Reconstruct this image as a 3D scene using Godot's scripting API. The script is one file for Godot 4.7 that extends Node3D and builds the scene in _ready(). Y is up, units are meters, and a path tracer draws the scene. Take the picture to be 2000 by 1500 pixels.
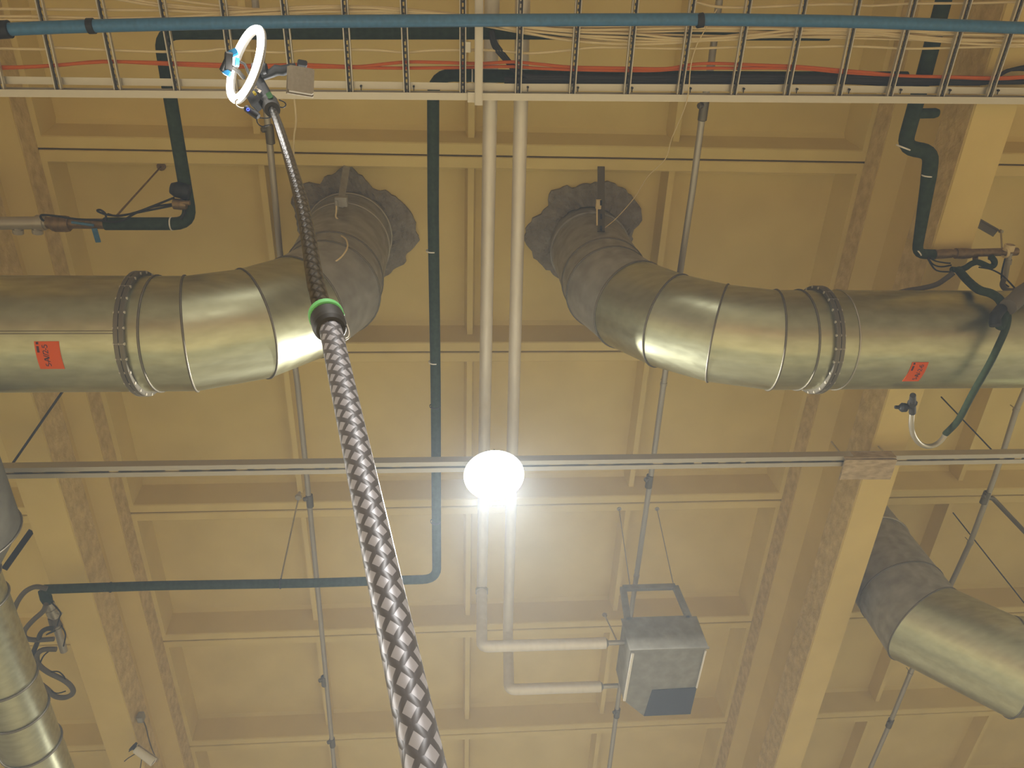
extends Node3D

# ---------------------------------------------------------------- camera model (metres, y up; the eye stands 1.6 m above the floor)
const EYE := Vector3(0, 1.6, 0)
const FOC := 1510.47
const HC := 5.4184          # height of the roof slab ribs above the eye
const Z0 := -1.16754        # first joint between roof slabs
const BX := 0.155           # middle of the bay between two roof beams
const EXPOSURE := 0.98
const LAMP_ENERGY := 34.0
const RING_ENERGY := 0.006
const HAZE := 0.011
var CR: Vector3
var CU: Vector3
var CF: Vector3
var M := {}
var rng := RandomNumberGenerator.new()

func ray(x: float, y: float) -> Vector3:
	return CF + CR * ((x - 1000.0) / FOC) + CU * ((750.0 - y) / FOC)
func at(x: float, y: float, h: float) -> Vector3:      # the point of that line of sight at height h above the eye
	var d := ray(x, y)
	return EYE + d * (h / d.y)
func far(x: float, y: float, depth: float) -> Vector3:  # the point at a distance along the optical axis
	return EYE + ray(x, y) * depth
func onx(x: float, y: float, plane: float) -> Vector3:   # the point of a line of sight on an upright plane
	var d := ray(x, y)
	return EYE + d * (plane / d.x)
func P(a: Array, h: float) -> Array:
	var o := []
	for i in range(0, a.size(), 2):
		o.append(at(a[i], a[i + 1], h))
	return o
func P3(a: Array) -> Array:
	var o := []
	for i in range(0, a.size(), 3):
		o.append(at(a[i], a[i + 1], a[i + 2]))
	return o
func w(x: float, h: float, z: float) -> Vector3:
	return Vector3(x, 1.6 + h, z)

# ---------------------------------------------------------------- mesh building
class Mb:
	var v := PackedVector3Array()
	var n := PackedVector3Array()
	var t := PackedVector2Array()
	func tri(a: Vector3, b: Vector3, c: Vector3, na: Vector3, nb: Vector3, nc: Vector3, ta := Vector2.ZERO, tb := Vector2.ZERO, tc := Vector2.ZERO) -> void:
		if (b - a).cross(c - a).dot(na + nb + nc) > 0.0:
			v.append_array([a, c, b]); n.append_array([na, nc, nb]); t.append_array([ta, tc, tb])
		else:
			v.append_array([a, b, c]); n.append_array([na, nb, nc]); t.append_array([ta, tb, tc])
	func quad(a: Vector3, b: Vector3, c: Vector3, d: Vector3, nn: Vector3) -> void:
		tri(a, b, c, nn, nn, nn); tri(a, c, d, nn, nn, nn)
	func extrude(a: Vector3, b: Vector3, up: Vector3, prof: PackedVector2Array) -> void:
		var d := (b - a).normalized()
		var s := d.cross(up).normalized()
		var u := s.cross(d)
		var area := 0.0
		for i in prof.size():
			area += prof[i].cross(prof[(i + 1) % prof.size()])
		for i in prof.size():
			var p := prof[i]
			var q := prof[(i + 1) % prof.size()]
			var e := q - p
			if e.length() < 1e-7:
				continue
			var m := Vector2(e.y, -e.x).normalized() * (1.0 if area > 0 else -1.0)
			var nn := s * m.x + u * m.y
			quad(a + s * p.x + u * p.y, a + s * q.x + u * q.y, b + s * q.x + u * q.y, b + s * p.x + u * p.y, nn)
		var ix := Geometry2D.triangulate_polygon(prof)
		for i in range(0, ix.size(), 3):
			var k := [prof[ix[i]], prof[ix[i + 1]], prof[ix[i + 2]]]
			for e in [[a, -d], [b, d]]:
				var o: Vector3 = e[0]
				tri(o + s * k[0].x + u * k[0].y, o + s * k[1].x + u * k[1].y, o + s * k[2].x + u * k[2].y, e[1], e[1], e[1])
	func bar(a: Vector3, b: Vector3, up: Vector3, ww: float, hh: float, c := 0.002) -> void:
		extrude(a, b, up, Mb.rect(ww, hh, c))
	static func rect(ww: float, hh: float, c := 0.002) -> PackedVector2Array:
		var x := ww / 2
		var y := hh / 2
		return PackedVector2Array([Vector2(-x + c, -y), Vector2(x - c, -y), Vector2(x, -y + c), Vector2(x, y - c), Vector2(x - c, y), Vector2(-x + c, y), Vector2(-x, y - c), Vector2(-x, -y + c)])
	static func channel(ww: float, hh: float, th: float) -> PackedVector2Array:   # a U open downwards (-y)
		var x := ww / 2
		return PackedVector2Array([Vector2(-x, 0), Vector2(-x, hh), Vector2(x, hh), Vector2(x, 0), Vector2(x - th, 0), Vector2(x - th, hh - th), Vector2(-x + th, hh - th), Vector2(-x + th, 0)])
	func tube(p: Array, r, seg := 10, closed := false, vscale := 1.0) -> void:
		var c := p.size()
		var dirs := []
		for i in c:
			var a: Vector3 = p[(i - 1 + c) % c] if closed else p[max(i - 1, 0)]
			var b: Vector3 = p[(i + 1) % c] if closed else p[min(i + 1, c - 1)]
			dirs.append((b - a).normalized())
		var e: Vector3 = dirs[0].cross(Vector3(0.31, 0.87, 0.2)).normalized()
		var rings := []
		var len := 0.0
		var lens := []
		for i in c:
			e = (e - dirs[i] * e.dot(dirs[i])).normalized()
			var g: Vector3 = dirs[i].cross(e)
			var rr: float = r[i] if r is Array else r
			var row := []
			for k in seg + 1:
				var ang: float = TAU * k / seg
				var o: Vector3 = e * cos(ang) + g * sin(ang)
				row.append([p[i] + o * rr, o])
			rings.append(row)
			if i:
				len += p[i].distance_to(p[i - 1])
			lens.append(len)
		for i in (c if closed else c - 1):
			var j := (i + 1) % c
			for k in seg:
				var A = rings[i][k]; var B = rings[i][k + 1]; var C = rings[j][k + 1]; var D = rings[j][k]
				var u0 := float(k) / seg
				var u1 := float(k + 1) / seg
				tri(A[0], B[0], C[0], A[1], B[1], C[1], Vector2(u0, lens[i] * vscale), Vector2(u1, lens[i] * vscale), Vector2(u1, lens[j] * vscale))
				tri(A[0], C[0], D[0], A[1], C[1], D[1], Vector2(u0, lens[i] * vscale), Vector2(u1, lens[j] * vscale), Vector2(u0, lens[j] * vscale))
		if not closed:
			for i in [0, c - 1]:
				var nn: Vector3 = dirs[i] * (-1.0 if i == 0 else 1.0)
				for k in seg:
					tri(p[i], rings[i][k][0], rings[i][k + 1][0], nn, nn, nn)
	func lathe(o: Vector3, axis: Vector3, prof: Array, seg := 28) -> void:   # prof: [radius, distance along the axis], ...
		var d := axis.normalized()
		var e := d.cross(Vector3(0.31, 0.27, 0.87)).normalized()
		var g := d.cross(e)
		for i in prof.size() - 1:
			var a: Array = prof[i]
			var b: Array = prof[i + 1]
			var m := Vector2(b[1] - a[1], -(b[0] - a[0])).normalized()
			for k in seg:
				var q := []
				for kk in [k, k + 1]:
					var ang: float = TAU * kk / seg
					q.append(e * cos(ang) + g * sin(ang))
				var n0: Vector3 = q[0] * m.x + d * m.y
				var n1: Vector3 = q[1] * m.x + d * m.y
				var A: Vector3 = o + q[0] * a[0] + d * a[1]
				var B: Vector3 = o + q[1] * a[0] + d * a[1]
				var C: Vector3 = o + q[1] * b[0] + d * b[1]
				var D: Vector3 = o + q[0] * b[0] + d * b[1]
				if a[0] > 1e-6:
					tri(A, B, C, n0, n1, n1)
				if b[0] > 1e-6:
					tri(A, C, D, n0, n1, n0)
	func gore(p: Vector3, q: Vector3, np: Vector3, nq: Vector3, e1: Vector3, R: float, seg := 48) -> void:   # a straight piece of round duct cut off by two planes
		var d := (q - p).normalized()
		var e2 := d.cross(e1)
		var u := []
		for k in seg + 1:
			var o := (e1 * cos(TAU * k / seg) + e2 * sin(TAU * k / seg))
			u.append([p + o * R - d * (o.dot(np) * R / d.dot(np)), q + o * R - d * (o.dot(nq) * R / d.dot(nq)), o])
		for k in seg:
			var A = u[k]; var B = u[k + 1]
			tri(A[0], B[0], B[1], A[2], B[2], B[2]); tri(A[0], B[1], A[1], A[2], B[2], A[2])
	func box(c: Vector3, b: Basis, s: Vector3, ch := 0.002) -> void:
		extrude(c - b.z * s.z / 2, c + b.z * s.z / 2, b.y, Mb.rect(s.x, s.y, ch))
	func text(str: String, size: float, xf: Transform3D) -> void:
		var tm := TextMesh.new()
		tm.text = str
		tm.font_size = 32
		tm.pixel_size = size / 32.0
		tm.depth = 0.0008
		var ar := tm.surface_get_arrays(0) if tm.get_surface_count() else []
		for s in tm.get_surface_count():
			ar = tm.surface_get_arrays(s)
			var idx = ar[Mesh.ARRAY_INDEX]
			var vs: PackedVector3Array = ar[Mesh.ARRAY_VERTEX]
			var ns: PackedVector3Array = ar[Mesh.ARRAY_NORMAL]
			var order = idx if idx != null and idx.size() else range(vs.size())
			for i in range(0, order.size(), 3):
				var k := [order[i], order[i + 1], order[i + 2]]
				tri(xf * vs[k[0]], xf * vs[k[1]], xf * vs[k[2]], xf.basis * ns[k[0]], xf.basis * ns[k[1]], xf.basis * ns[k[2]])

func smooth(p: Array, k := 5) -> Array:       # a curve through the points
	var o := []
	for i in p.size() - 1:
		var a: Vector3 = p[max(i - 1, 0)]
		var b: Vector3 = p[i]
		var c: Vector3 = p[i + 1]
		var d: Vector3 = p[min(i + 2, p.size() - 1)]
		for j in k:
			o.append(b.cubic_interpolate(c, a, d, float(j) / k))
	o.append(p[-1])
	return o
func bent(p: Array, rad: float, k := 5) -> Array:    # straight runs with round elbows at the corners
	var o := [p[0]]
	for i in range(1, p.size() - 1):
		var a: Vector3 = (p[i - 1] - p[i])
		var b: Vector3 = (p[i + 1] - p[i])
		var r := minf(rad, minf(a.length(), b.length()) * 0.45)
		var s: Vector3 = p[i] + a.normalized() * r
		var e: Vector3 = p[i] + b.normalized() * r
		for j in k + 1:
			var f := float(j) / k
			o.append(s.lerp(p[i], f).lerp((p[i] as Vector3).lerp(e, f), f))
	o.append(p[-1])
	return o

# ---------------------------------------------------------------- naming and tagging
var used := {}
func numbered(called: String) -> String:
	var k: int = used.get(called, -1) + 1
	used[called] = k
	return called if k == 0 else "%s_%03d" % [called, k]
func tag(o: Node3D, label := "", category := "", group := "", kind := "") -> Node3D:
	for e in [["label", label], ["category", category], ["group", group], ["kind", kind]]:
		if e[1] != "":
			o.set_meta(e[0], e[1])
	return o
func thing(called: String, label: String, category: String, pos: Vector3, group := "") -> Node3D:
	var o := Node3D.new()
	o.name = numbered(called)
	add_child(o)
	o.position = pos
	return tag(o, label, category, group)
func mesh(b: Mb, org: Vector3) -> ArrayMesh:
	var a := []
	a.resize(Mesh.ARRAY_MAX)
	var vv := PackedVector3Array()
	vv.resize(b.v.size())
	for i in b.v.size():
		vv[i] = b.v[i] - org
	a[Mesh.ARRAY_VERTEX] = vv
	a[Mesh.ARRAY_NORMAL] = b.n
	a[Mesh.ARRAY_TEX_UV] = b.t
	var m := ArrayMesh.new()
	m.add_surface_from_arrays(Mesh.PRIMITIVE_TRIANGLES, a)
	return m
func origin(n: Node) -> Vector3:
	var p := Vector3.ZERO
	while n != self and n is Node3D:
		p += n.position
		n = n.get_parent()
	return p
func part(called: String, b: Mb, mat: Material, parent: Node3D, label := "") -> MeshInstance3D:   # one piece of a thing; b holds world places
	var o := MeshInstance3D.new()
	o.name = called
	o.mesh = mesh(b, origin(parent))
	o.material_override = mat
	o.cast_shadow = GeometryInstance3D.SHADOW_CASTING_SETTING_ON
	parent.add_child(o, true)
	if label != "":
		o.set_meta("label", label)
	return o
func solo(called: String, b: Mb, mat: Material, label: String, category: String, group := "", kind := "") -> MeshInstance3D:   # a thing that is one piece
	var o := MeshInstance3D.new()
	o.name = numbered(called)
	var c := Vector3.ZERO
	for p in b.v:
		c += p
	c /= maxf(b.v.size(), 1)
	o.mesh = mesh(b, c)
	o.material_override = mat
	add_child(o)
	o.position = c
	tag(o, label, category, group, kind)
	return o

# ---------------------------------------------------------------- materials
func noise_tex(freq: float, a: Color, b: Color, oct := 4, seed_ := 1, normal := false, bump := 4.0, size := 512) -> NoiseTexture2D:
	var f := FastNoiseLite.new()
	f.noise_type = FastNoiseLite.TYPE_SIMPLEX_SMOOTH
	f.seed = seed_
	f.frequency = freq
	f.fractal_octaves = oct
	var t := NoiseTexture2D.new()
	t.width = size
	t.height = size
	t.seamless = true
	t.noise = f
	if normal:
		t.as_normal_map = true
		t.bump_strength = bump
	else:
		var g := Gradient.new()
		g.set_color(0, a)
		g.set_color(1, b)
		t.color_ramp = g
	return t
func mat(c: Color, rough: float, metal := 0.0) -> StandardMaterial3D:
	var m := StandardMaterial3D.new()
	m.albedo_color = c
	m.roughness = rough
	m.metallic = metal
	return m
func tri_mat(c: Color, rough: float, metal: float, scale: Vector3, al: Texture2D, nm: Texture2D = null, ns := 0.5) -> StandardMaterial3D:
	var m := mat(c, rough, metal)
	m.uv1_triplanar = true
	m.uv1_world_triplanar = true
	m.uv1_scale = scale
	m.albedo_texture = al
	if nm:
		m.normal_enabled = true
		m.normal_texture = nm
		m.normal_scale = ns
	return m
func c8(r: int, g: int, b: int) -> Color:
	return Color(r / 255.0, g / 255.0, b / 255.0)
func materials() -> void:
	var soft := noise_tex(0.007, Color(0.95, 0.945, 0.93), Color(1, 1, 1), 4, 13)
	var fine := noise_tex(0.02, Color(0.86, 0.85, 0.82), Color(1, 1, 1), 5, 3)
	var blot := noise_tex(0.008, Color(0.78, 0.76, 0.73), Color(1, 1, 1), 5, 7)
	var rough := noise_tex(0.035, Color.BLACK, Color.WHITE, 5, 9, true, 10.0)
	var dents := noise_tex(0.006, Color.BLACK, Color.WHITE, 3, 33, true, 5.0)
	M.slab = tri_mat(c8(228, 207, 136), 0.85, 0, Vector3.ONE * 0.4, soft)
	M.beam = tri_mat(c8(224, 200, 128), 0.8, 0, Vector3.ONE * 0.4, soft)
	M.beam_rough = tri_mat(c8(226, 202, 142), 0.95, 0, Vector3.ONE * 0.8, fine, rough, 0.3)
	M.mortar = tri_mat(c8(158, 152, 140), 0.95, 0, Vector3.ONE * 1.6, blot, rough, 1.0)
	M.galv = tri_mat(c8(200, 202, 172), 0.3, 1.0, Vector3(0.5, 1.6, 1.6), fine, dents, 0.07)
	var rt := noise_tex(0.015, Color(0.29, 0.29, 0.29), Color(0.45, 0.45, 0.45), 3, 40)
	M.galv.roughness = 1.0
	M.galv.roughness_texture = rt
	M.dusty = tri_mat(c8(184, 183, 176), 0.62, 0.45, Vector3.ONE * 1.5, blot, dents, 0.3)
	M.dull = tri_mat(c8(92, 88, 72), 0.7, 0.2, Vector3.ONE * 1.5, blot)
	M.flange = mat(c8(118, 112, 98), 0.5, 0.8)
	M.steel = mat(c8(180, 174, 158), 0.42, 0.8)
	M.conduit = mat(c8(176, 170, 156), 0.45, 0.6)
	M.zinc = mat(c8(200, 194, 178), 0.45, 0.65)
	M.green = tri_mat(c8(58, 72, 50), 0.75, 0, Vector3.ONE * 5, blot)
	M.blue = tri_mat(c8(72, 124, 166), 0.35, 0, Vector3.ONE * 3, fine)
	M.black = mat(c8(24, 24, 22), 0.6)
	M.dark = mat(c8(52, 50, 46), 0.6)
	M.rubber = mat(c8(98, 90, 76), 0.6)
	M.wrap = tri_mat(c8(228, 220, 204), 0.42, 0.3, Vector3(4, 4, 1.6), soft)
	M.cream = mat(c8(222, 202, 154), 0.55)
	M.orange = mat(c8(200, 102, 42), 0.5)
	M.label = mat(c8(214, 90, 8), 0.7)
	M.label.metallic_specular = 0.1
	M.orange.metallic_specular = 0.15
	M.green.metallic_specular = 0.25
	M.ink = mat(c8(70, 26, 14), 0.7)
	M.brass = tri_mat(c8(150, 128, 92), 0.5, 0.7, Vector3.ONE * 6, blot)
	M.heater = tri_mat(c8(152, 150, 140), 0.5, 0.15, Vector3.ONE * 0.8, fine)
	M.grille = mat(c8(58, 60, 68), 0.6)
	M.plate = tri_mat(c8(206, 186, 152), 0.85, 0, Vector3(2, 6, 6), blot, rough, 0.3)
	M.white = mat(c8(232, 228, 218), 0.4)
	M.lime = mat(c8(120, 214, 130), 0.45)
	M.sky_blue = mat(c8(60, 160, 230), 0.4)
	M.panel = tri_mat(c8(146, 136, 116), 0.5, 0.1, Vector3.ONE * 6, fine)
	M.floor = tri_mat(c8(200, 184, 148), 0.55, 0, Vector3.ONE * 0.3, blot)
	M.wall = tri_mat(c8(224, 214, 188), 0.85, 0, Vector3.ONE * 0.4, fine)
	M.glow = mat(c8(255, 255, 250), 0.4)
	M.glow.emission_enabled = true
	M.glow.emission = c8(255, 252, 240)
	M.glow.emission_energy_multiplier = 6.0
	M.pilot = mat(c8(60, 80, 255), 0.4)
	M.pilot.emission_enabled = true
	M.pilot.emission = c8(70, 90, 255)
	M.pilot.emission_energy_multiplier = 3.0
	# braided sleeve of the pole: light diamonds between crossing dark tows
	var im := Image.create(128, 128, false, Image.FORMAT_RGB8)
	var hm := Image.create(128, 128, false, Image.FORMAT_RGB8)
	for y in 128:
		for x in 128:
			var a := fposmod((x + y) / 128.0, 1.0)
			var b := fposmod((x - y) / 128.0, 1.0)
			var g := 0.74
			var da := absf(a - 0.5)
			var db := absf(b - 0.5)
			var hgt := 0.5
			if da < 0.19 or db < 0.19:
				g = 0.44
				hgt = 0.5 + 0.5 * cos(minf(da, db) / 0.19 * PI / 2)
			var grain := 0.04 * sin((x + y) * 1.9) if da < 0.19 else 0.04 * sin((x - y) * 1.9)
			g += grain
			im.set_pixel(x, y, Color(g, g, g * 1.02))
			hm.set_pixel(x, y, Color(hgt, hgt, hgt))
	hm.bump_map_to_normal_map(6.0)
	M.braid = mat(Color(0.93, 0.93, 0.95), 0.42, 0.15)
	M.braid.albedo_texture = ImageTexture.create_from_image(im)
	M.braid.normal_enabled = true
	M.braid.normal_texture = ImageTexture.create_from_image(hm)
	M.braid.normal_scale = 0.35
	M.braid.uv1_scale = Vector3(5, 1, 1)
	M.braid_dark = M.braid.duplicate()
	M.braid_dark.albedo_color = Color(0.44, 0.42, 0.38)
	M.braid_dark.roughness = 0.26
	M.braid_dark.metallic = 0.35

# ---------------------------------------------------------------- the scene
func _ready() -> void:
	rng.seed = 77
	var yaw := 0.170169
	var pitch := 1.065782
	var roll := -0.156683
	CF = Vector3(sin(yaw) * cos(pitch), sin(pitch), -cos(yaw) * cos(pitch))
	var r := Vector3(cos(yaw), 0, sin(yaw))
	var u := r.cross(CF)
	CR = r * cos(roll) + u * sin(roll)
	CU = u * cos(roll) - r * sin(roll)
	var cam := Camera3D.new()
	cam.name = "camera"
	cam.fov = rad_to_deg(2.0 * atan(750.0 / FOC))
	cam.near = 0.05
	cam.far = 100.0
	add_child(cam)
	cam.transform = Transform3D(Basis(CR, CU, -CF), EYE)
	cam.current = true
	var env := Environment.new()
	env.background_mode = Environment.BG_COLOR
	env.background_color = Color(0, 0, 0)
	env.tonemap_mode = Environment.TONE_MAPPER_LINEAR
	env.tonemap_exposure = EXPOSURE
	env.fog_enabled = true             # the dusty air of the hall, which the lamp lights up round itself
	env.fog_density = HAZE
	env.fog_light_color = c8(226, 242, 255)
	env.sdfgi_enabled = true
	env.ssao_enabled = true
	env.ssil_enabled = true
	var we := WorldEnvironment.new()
	we.name = "environment"
	we.environment = env
	add_child(we)
	materials()
	lamps()
	hall()
	beams()
	ducts()
	heater()
	ladder()
	green_pipes()
	wrapped_pipes()
	conduits()
	trunking()
	cables()
	pole()
	small_things()

# the high bay lamps of the hall: one hangs in the picture, the others of the same grid hang outside it
func lamps() -> void:
	var first := Vector3(0.279 * 4.1 / 3.95, 1.6 + 4.1, -2.805 * 4.1 / 3.95)
	for i in 5:
		var k: int = [4, 1, 3, 5, 7][i]
		var p := first + Vector3((k % 3 - 1) * 6.0, 0, (k / 3 - 1) * -6.0)
		var o: Node3D
		if i == 0:
			o = thing("high_bay_lamp", "glaring round white LED lamp hanging under the slotted trunking rail", "lamp", p)
		else:
			o = thing("high_bay_lamp", "round white LED high bay lamp of the hall's other rows", "lamp", p, "high bay lamps outside the picture")
		var b := Mb.new()
		b.lathe(p, Vector3.UP, [[0.0, -0.045], [0.08, -0.042], [0.145, -0.028], [0.182, -0.010], [0.194, 0.0], [0.196, 0.006]], 40)
		part("lens", b, M.glow, o)
		b = Mb.new()
		b.lathe(p, Vector3.UP, [[0.185, 0.004], [0.194, 0.007], [0.194, 0.014], [0.18, 0.03], [0.1, 0.045], [0.07, 0.09], [0.0, 0.09]], 40)
		for q in 20:
			var d := Vector3(cos(TAU * q / 20), 0, sin(TAU * q / 20))
			b.bar(p + d * 0.07 + Vector3.UP * 0.055, p + d * 0.17 + Vector3.UP * 0.04, Vector3.UP, 0.006, 0.03)
		part("housing", b, M.dark, o)
		b = Mb.new()
		b.tube([p + Vector3.UP * 0.085, p + Vector3.UP * (0.15 if k / 3 == 1 else 1.35)], 0.012, 8)
		part("suspension_rod", b, M.zinc, o)
		var l := AreaLight3D.new()
		l.name = "lamp_light"
		l.area_size = Vector2(0.3, 0.3)
		l.light_energy = LAMP_ENERGY * (1.45 if i == 0 else 0.92)   # the middle lamp is the strongest
		l.light_color = c8(255, 252, 246)
		l.shadow_enabled = true
		o.add_child(l)
		l.position = Vector3(0, -0.06, 0)
		l.rotation_degrees = Vector3(-90, 0, 0)

func hall() -> void:
	var x0 := BX - 9.0
	var x1 := BX + 9.0
	var z1 := Z0 + 1.5 * 6
	var z2 := Z0 - 1.5 * 8
	var top := 1.6 + HC + 0.3
	var b := Mb.new()
	b.extrude(Vector3(x0 - 0.3, -0.1, (z1 + z2) / 2), Vector3(x1 + 0.3, -0.1, (z1 + z2) / 2), Vector3.UP, Mb.rect(z1 - z2 + 0.6, 0.2))
	solo("floor", b, M.floor, "pale ochre factory floor far below the roof", "floor", "", "structure")
	for e in [[-3.6, 1.4, 86, 96, 84], [2.6, 1.6, 150, 84, 62], [-1.9, 0.12, 236, 206, 60], [1.6, 0.12, 236, 206, 60], [-7.2, 1.8, 92, 98, 96]]:
		b = Mb.new()
		b.bar(Vector3(x0 + 0.3, 0.003, e[0]), Vector3(x1 - 0.3, 0.003, e[0]), Vector3.UP, e[1], 0.006, 0.001)
		solo("floor", b, mat(c8(e[2], e[3], e[4]), 0.5), "painted strip across the factory floor far below", "floor", "", "structure")
	var ym := top / 2
	for e in [["wall_left", x0 - 0.15, "x"], ["wall_right", x1 + 0.15, "x"], ["wall_front", z2 - 0.15, "z"], ["wall_back", z1 + 0.15, "z"]]:
		b = Mb.new()
		if e[2] == "x":
			b.bar(Vector3(e[1], ym, z1 + 0.3), Vector3(e[1], ym, z2 - 0.3), Vector3.UP, 0.3, top + 0.2)
		else:
			b.bar(Vector3(x0, ym, e[1]), Vector3(x1, ym, e[1]), Vector3.UP, 0.3, top + 0.2)
		solo(e[0], b, M.wall, "plain cream plastered hall wall outside the picture", "wall", "", "structure")
	# the roof: precast slabs 6 m long and 1.5 m wide, each a thin plate with ribs at its edges and three cross ribs
	var ce := Node3D.new()
	ce.name = "ceiling"
	add_child(ce)
	tag(ce, "cream painted ceiling of ribbed concrete roof slabs between the beams", "ceiling", "", "structure")
	b = Mb.new()
	b.bar(Vector3(x0 - 0.3, top + 0.08, (z1 + z2) / 2), Vector3(x1 + 0.3, top + 0.08, (z1 + z2) / 2), Vector3.UP, z1 - z2 + 0.6, 0.12)
	part("roof_deck", b, M.slab, ce)
	for bay in 3:
		var a := x0 + bay * 6.0 + 0.008
		var c := x0 + bay * 6.0 + 5.992
		var s := Mb.new()
		var y := 1.6 + HC
		var wd := 1.488
		s.extrude(Vector3(a, y, 0), Vector3(c, y, 0), Vector3.UP, slab_profile(wd))
		for k in [-1, 0, 1]:
			var x = BX + (bay - 1) * 6.0 + 1.45 * k + 0.015
			s.extrude(Vector3(x, y + 0.11, -wd / 2 + 0.08), Vector3(x, y + 0.11, wd / 2 - 0.08), Vector3.UP, PackedVector2Array([Vector2(-0.022, 0), Vector2(0.022, 0), Vector2(0.04, 0.155), Vector2(-0.04, 0.155)]))
		for e in [[a, 1.0], [c, -1.0]]:    # end ribs that rest on the beams
			var x: float = e[0] + e[1] * 0.1
			s.extrude(Vector3(x, y + 0.001, -wd / 2 + 0.05), Vector3(x, y + 0.001, wd / 2 - 0.05), Vector3.UP, PackedVector2Array([Vector2(-0.1, 0), Vector2(0.1, 0), Vector2(0.13, 0.26), Vector2(-0.1, 0.26)]))
		var sm := mesh(s, Vector3.ZERO)
		for k in 14:
			var o := MeshInstance3D.new()
			o.name = "roof_slab"
			o.mesh = sm
			o.material_override = M.slab
			ce.add_child(o, true)
			o.position = Vector3(0, 0, z1 - 0.75 - 1.5 * k)
	for e in [[-0.716, -1.78, 0.305, 3], [1.061, -1.845, 0.29, 8]]:    # rough mortar round the two duct holes
		part("mortar_patch", mortar(e[0], e[1], e[2], e[3]), M.mortar, ce, "ragged grey mortar round a duct hole")

func slab_profile(wd: float) -> PackedVector2Array:
	var h := wd / 2
	return PackedVector2Array([Vector2(-h, 0.006), Vector2(-h + 0.006, 0), Vector2(-h + 0.072, 0), Vector2(-h + 0.08, 0.008), Vector2(-h + 0.115, 0.24), Vector2(-h + 0.15, 0.262), Vector2(h - 0.15, 0.262), Vector2(h - 0.115, 0.24), Vector2(h - 0.08, 0.008), Vector2(h - 0.072, 0), Vector2(h - 0.006, 0), Vector2(h, 0.006), Vector2(h, 0.3), Vector2(-h, 0.3)])

func mortar(x: float, z: float, R: float, seed_: int) -> Mb:
	var b := Mb.new()
	var f := FastNoiseLite.new()
	f.seed = seed_
	f.frequency = 0.55
	f.fractal_octaves = 3
	var y := 1.6 + HC + 0.262
	var rows := []
	for k in 97:
		var a := TAU * (k % 96) / 96
		var d := Vector3(cos(a), 0, sin(a))
		var out := R + 0.125 + 0.13 * f.get_noise_2d(d.x * 1.1, d.z * 1.1) + 0.03 * f.get_noise_2d(d.x * 7, d.z * 7) + 0.012 * f.get_noise_2d(d.x * 40, d.z * 40)
		var row := []
		for j in 7:
			var g := j / 6.0
			var th := (0.055 - 0.035 * g) * (1.0 + 0.6 * f.get_noise_3d(d.x * 12, g * 5, d.z * 12)) * (0.0 if j == 6 else 1.0)
			row.append(Vector3(x, y - th, z) + d * lerpf(R - 0.01, out, minf(g * 6 / 5, 1.0)))
		rows.append(row)
	for k in 96:
		for j in 6:
			var p = rows[k][j]; var q = rows[k + 1][j]; var s = rows[k + 1][j + 1]; var t = rows[k][j + 1]
			for tr in [[p, q, s], [p, s, t]]:
				var nn: Vector3 = (tr[1] - tr[0]).cross(tr[2] - tr[0])
				if nn.length() < 1e-9:
					continue
				nn = nn.normalized()
				if nn.y > 0:
					nn = -nn
				b.tri(tr[0], tr[1], tr[2], nn, nn, nn)
	return b

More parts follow.
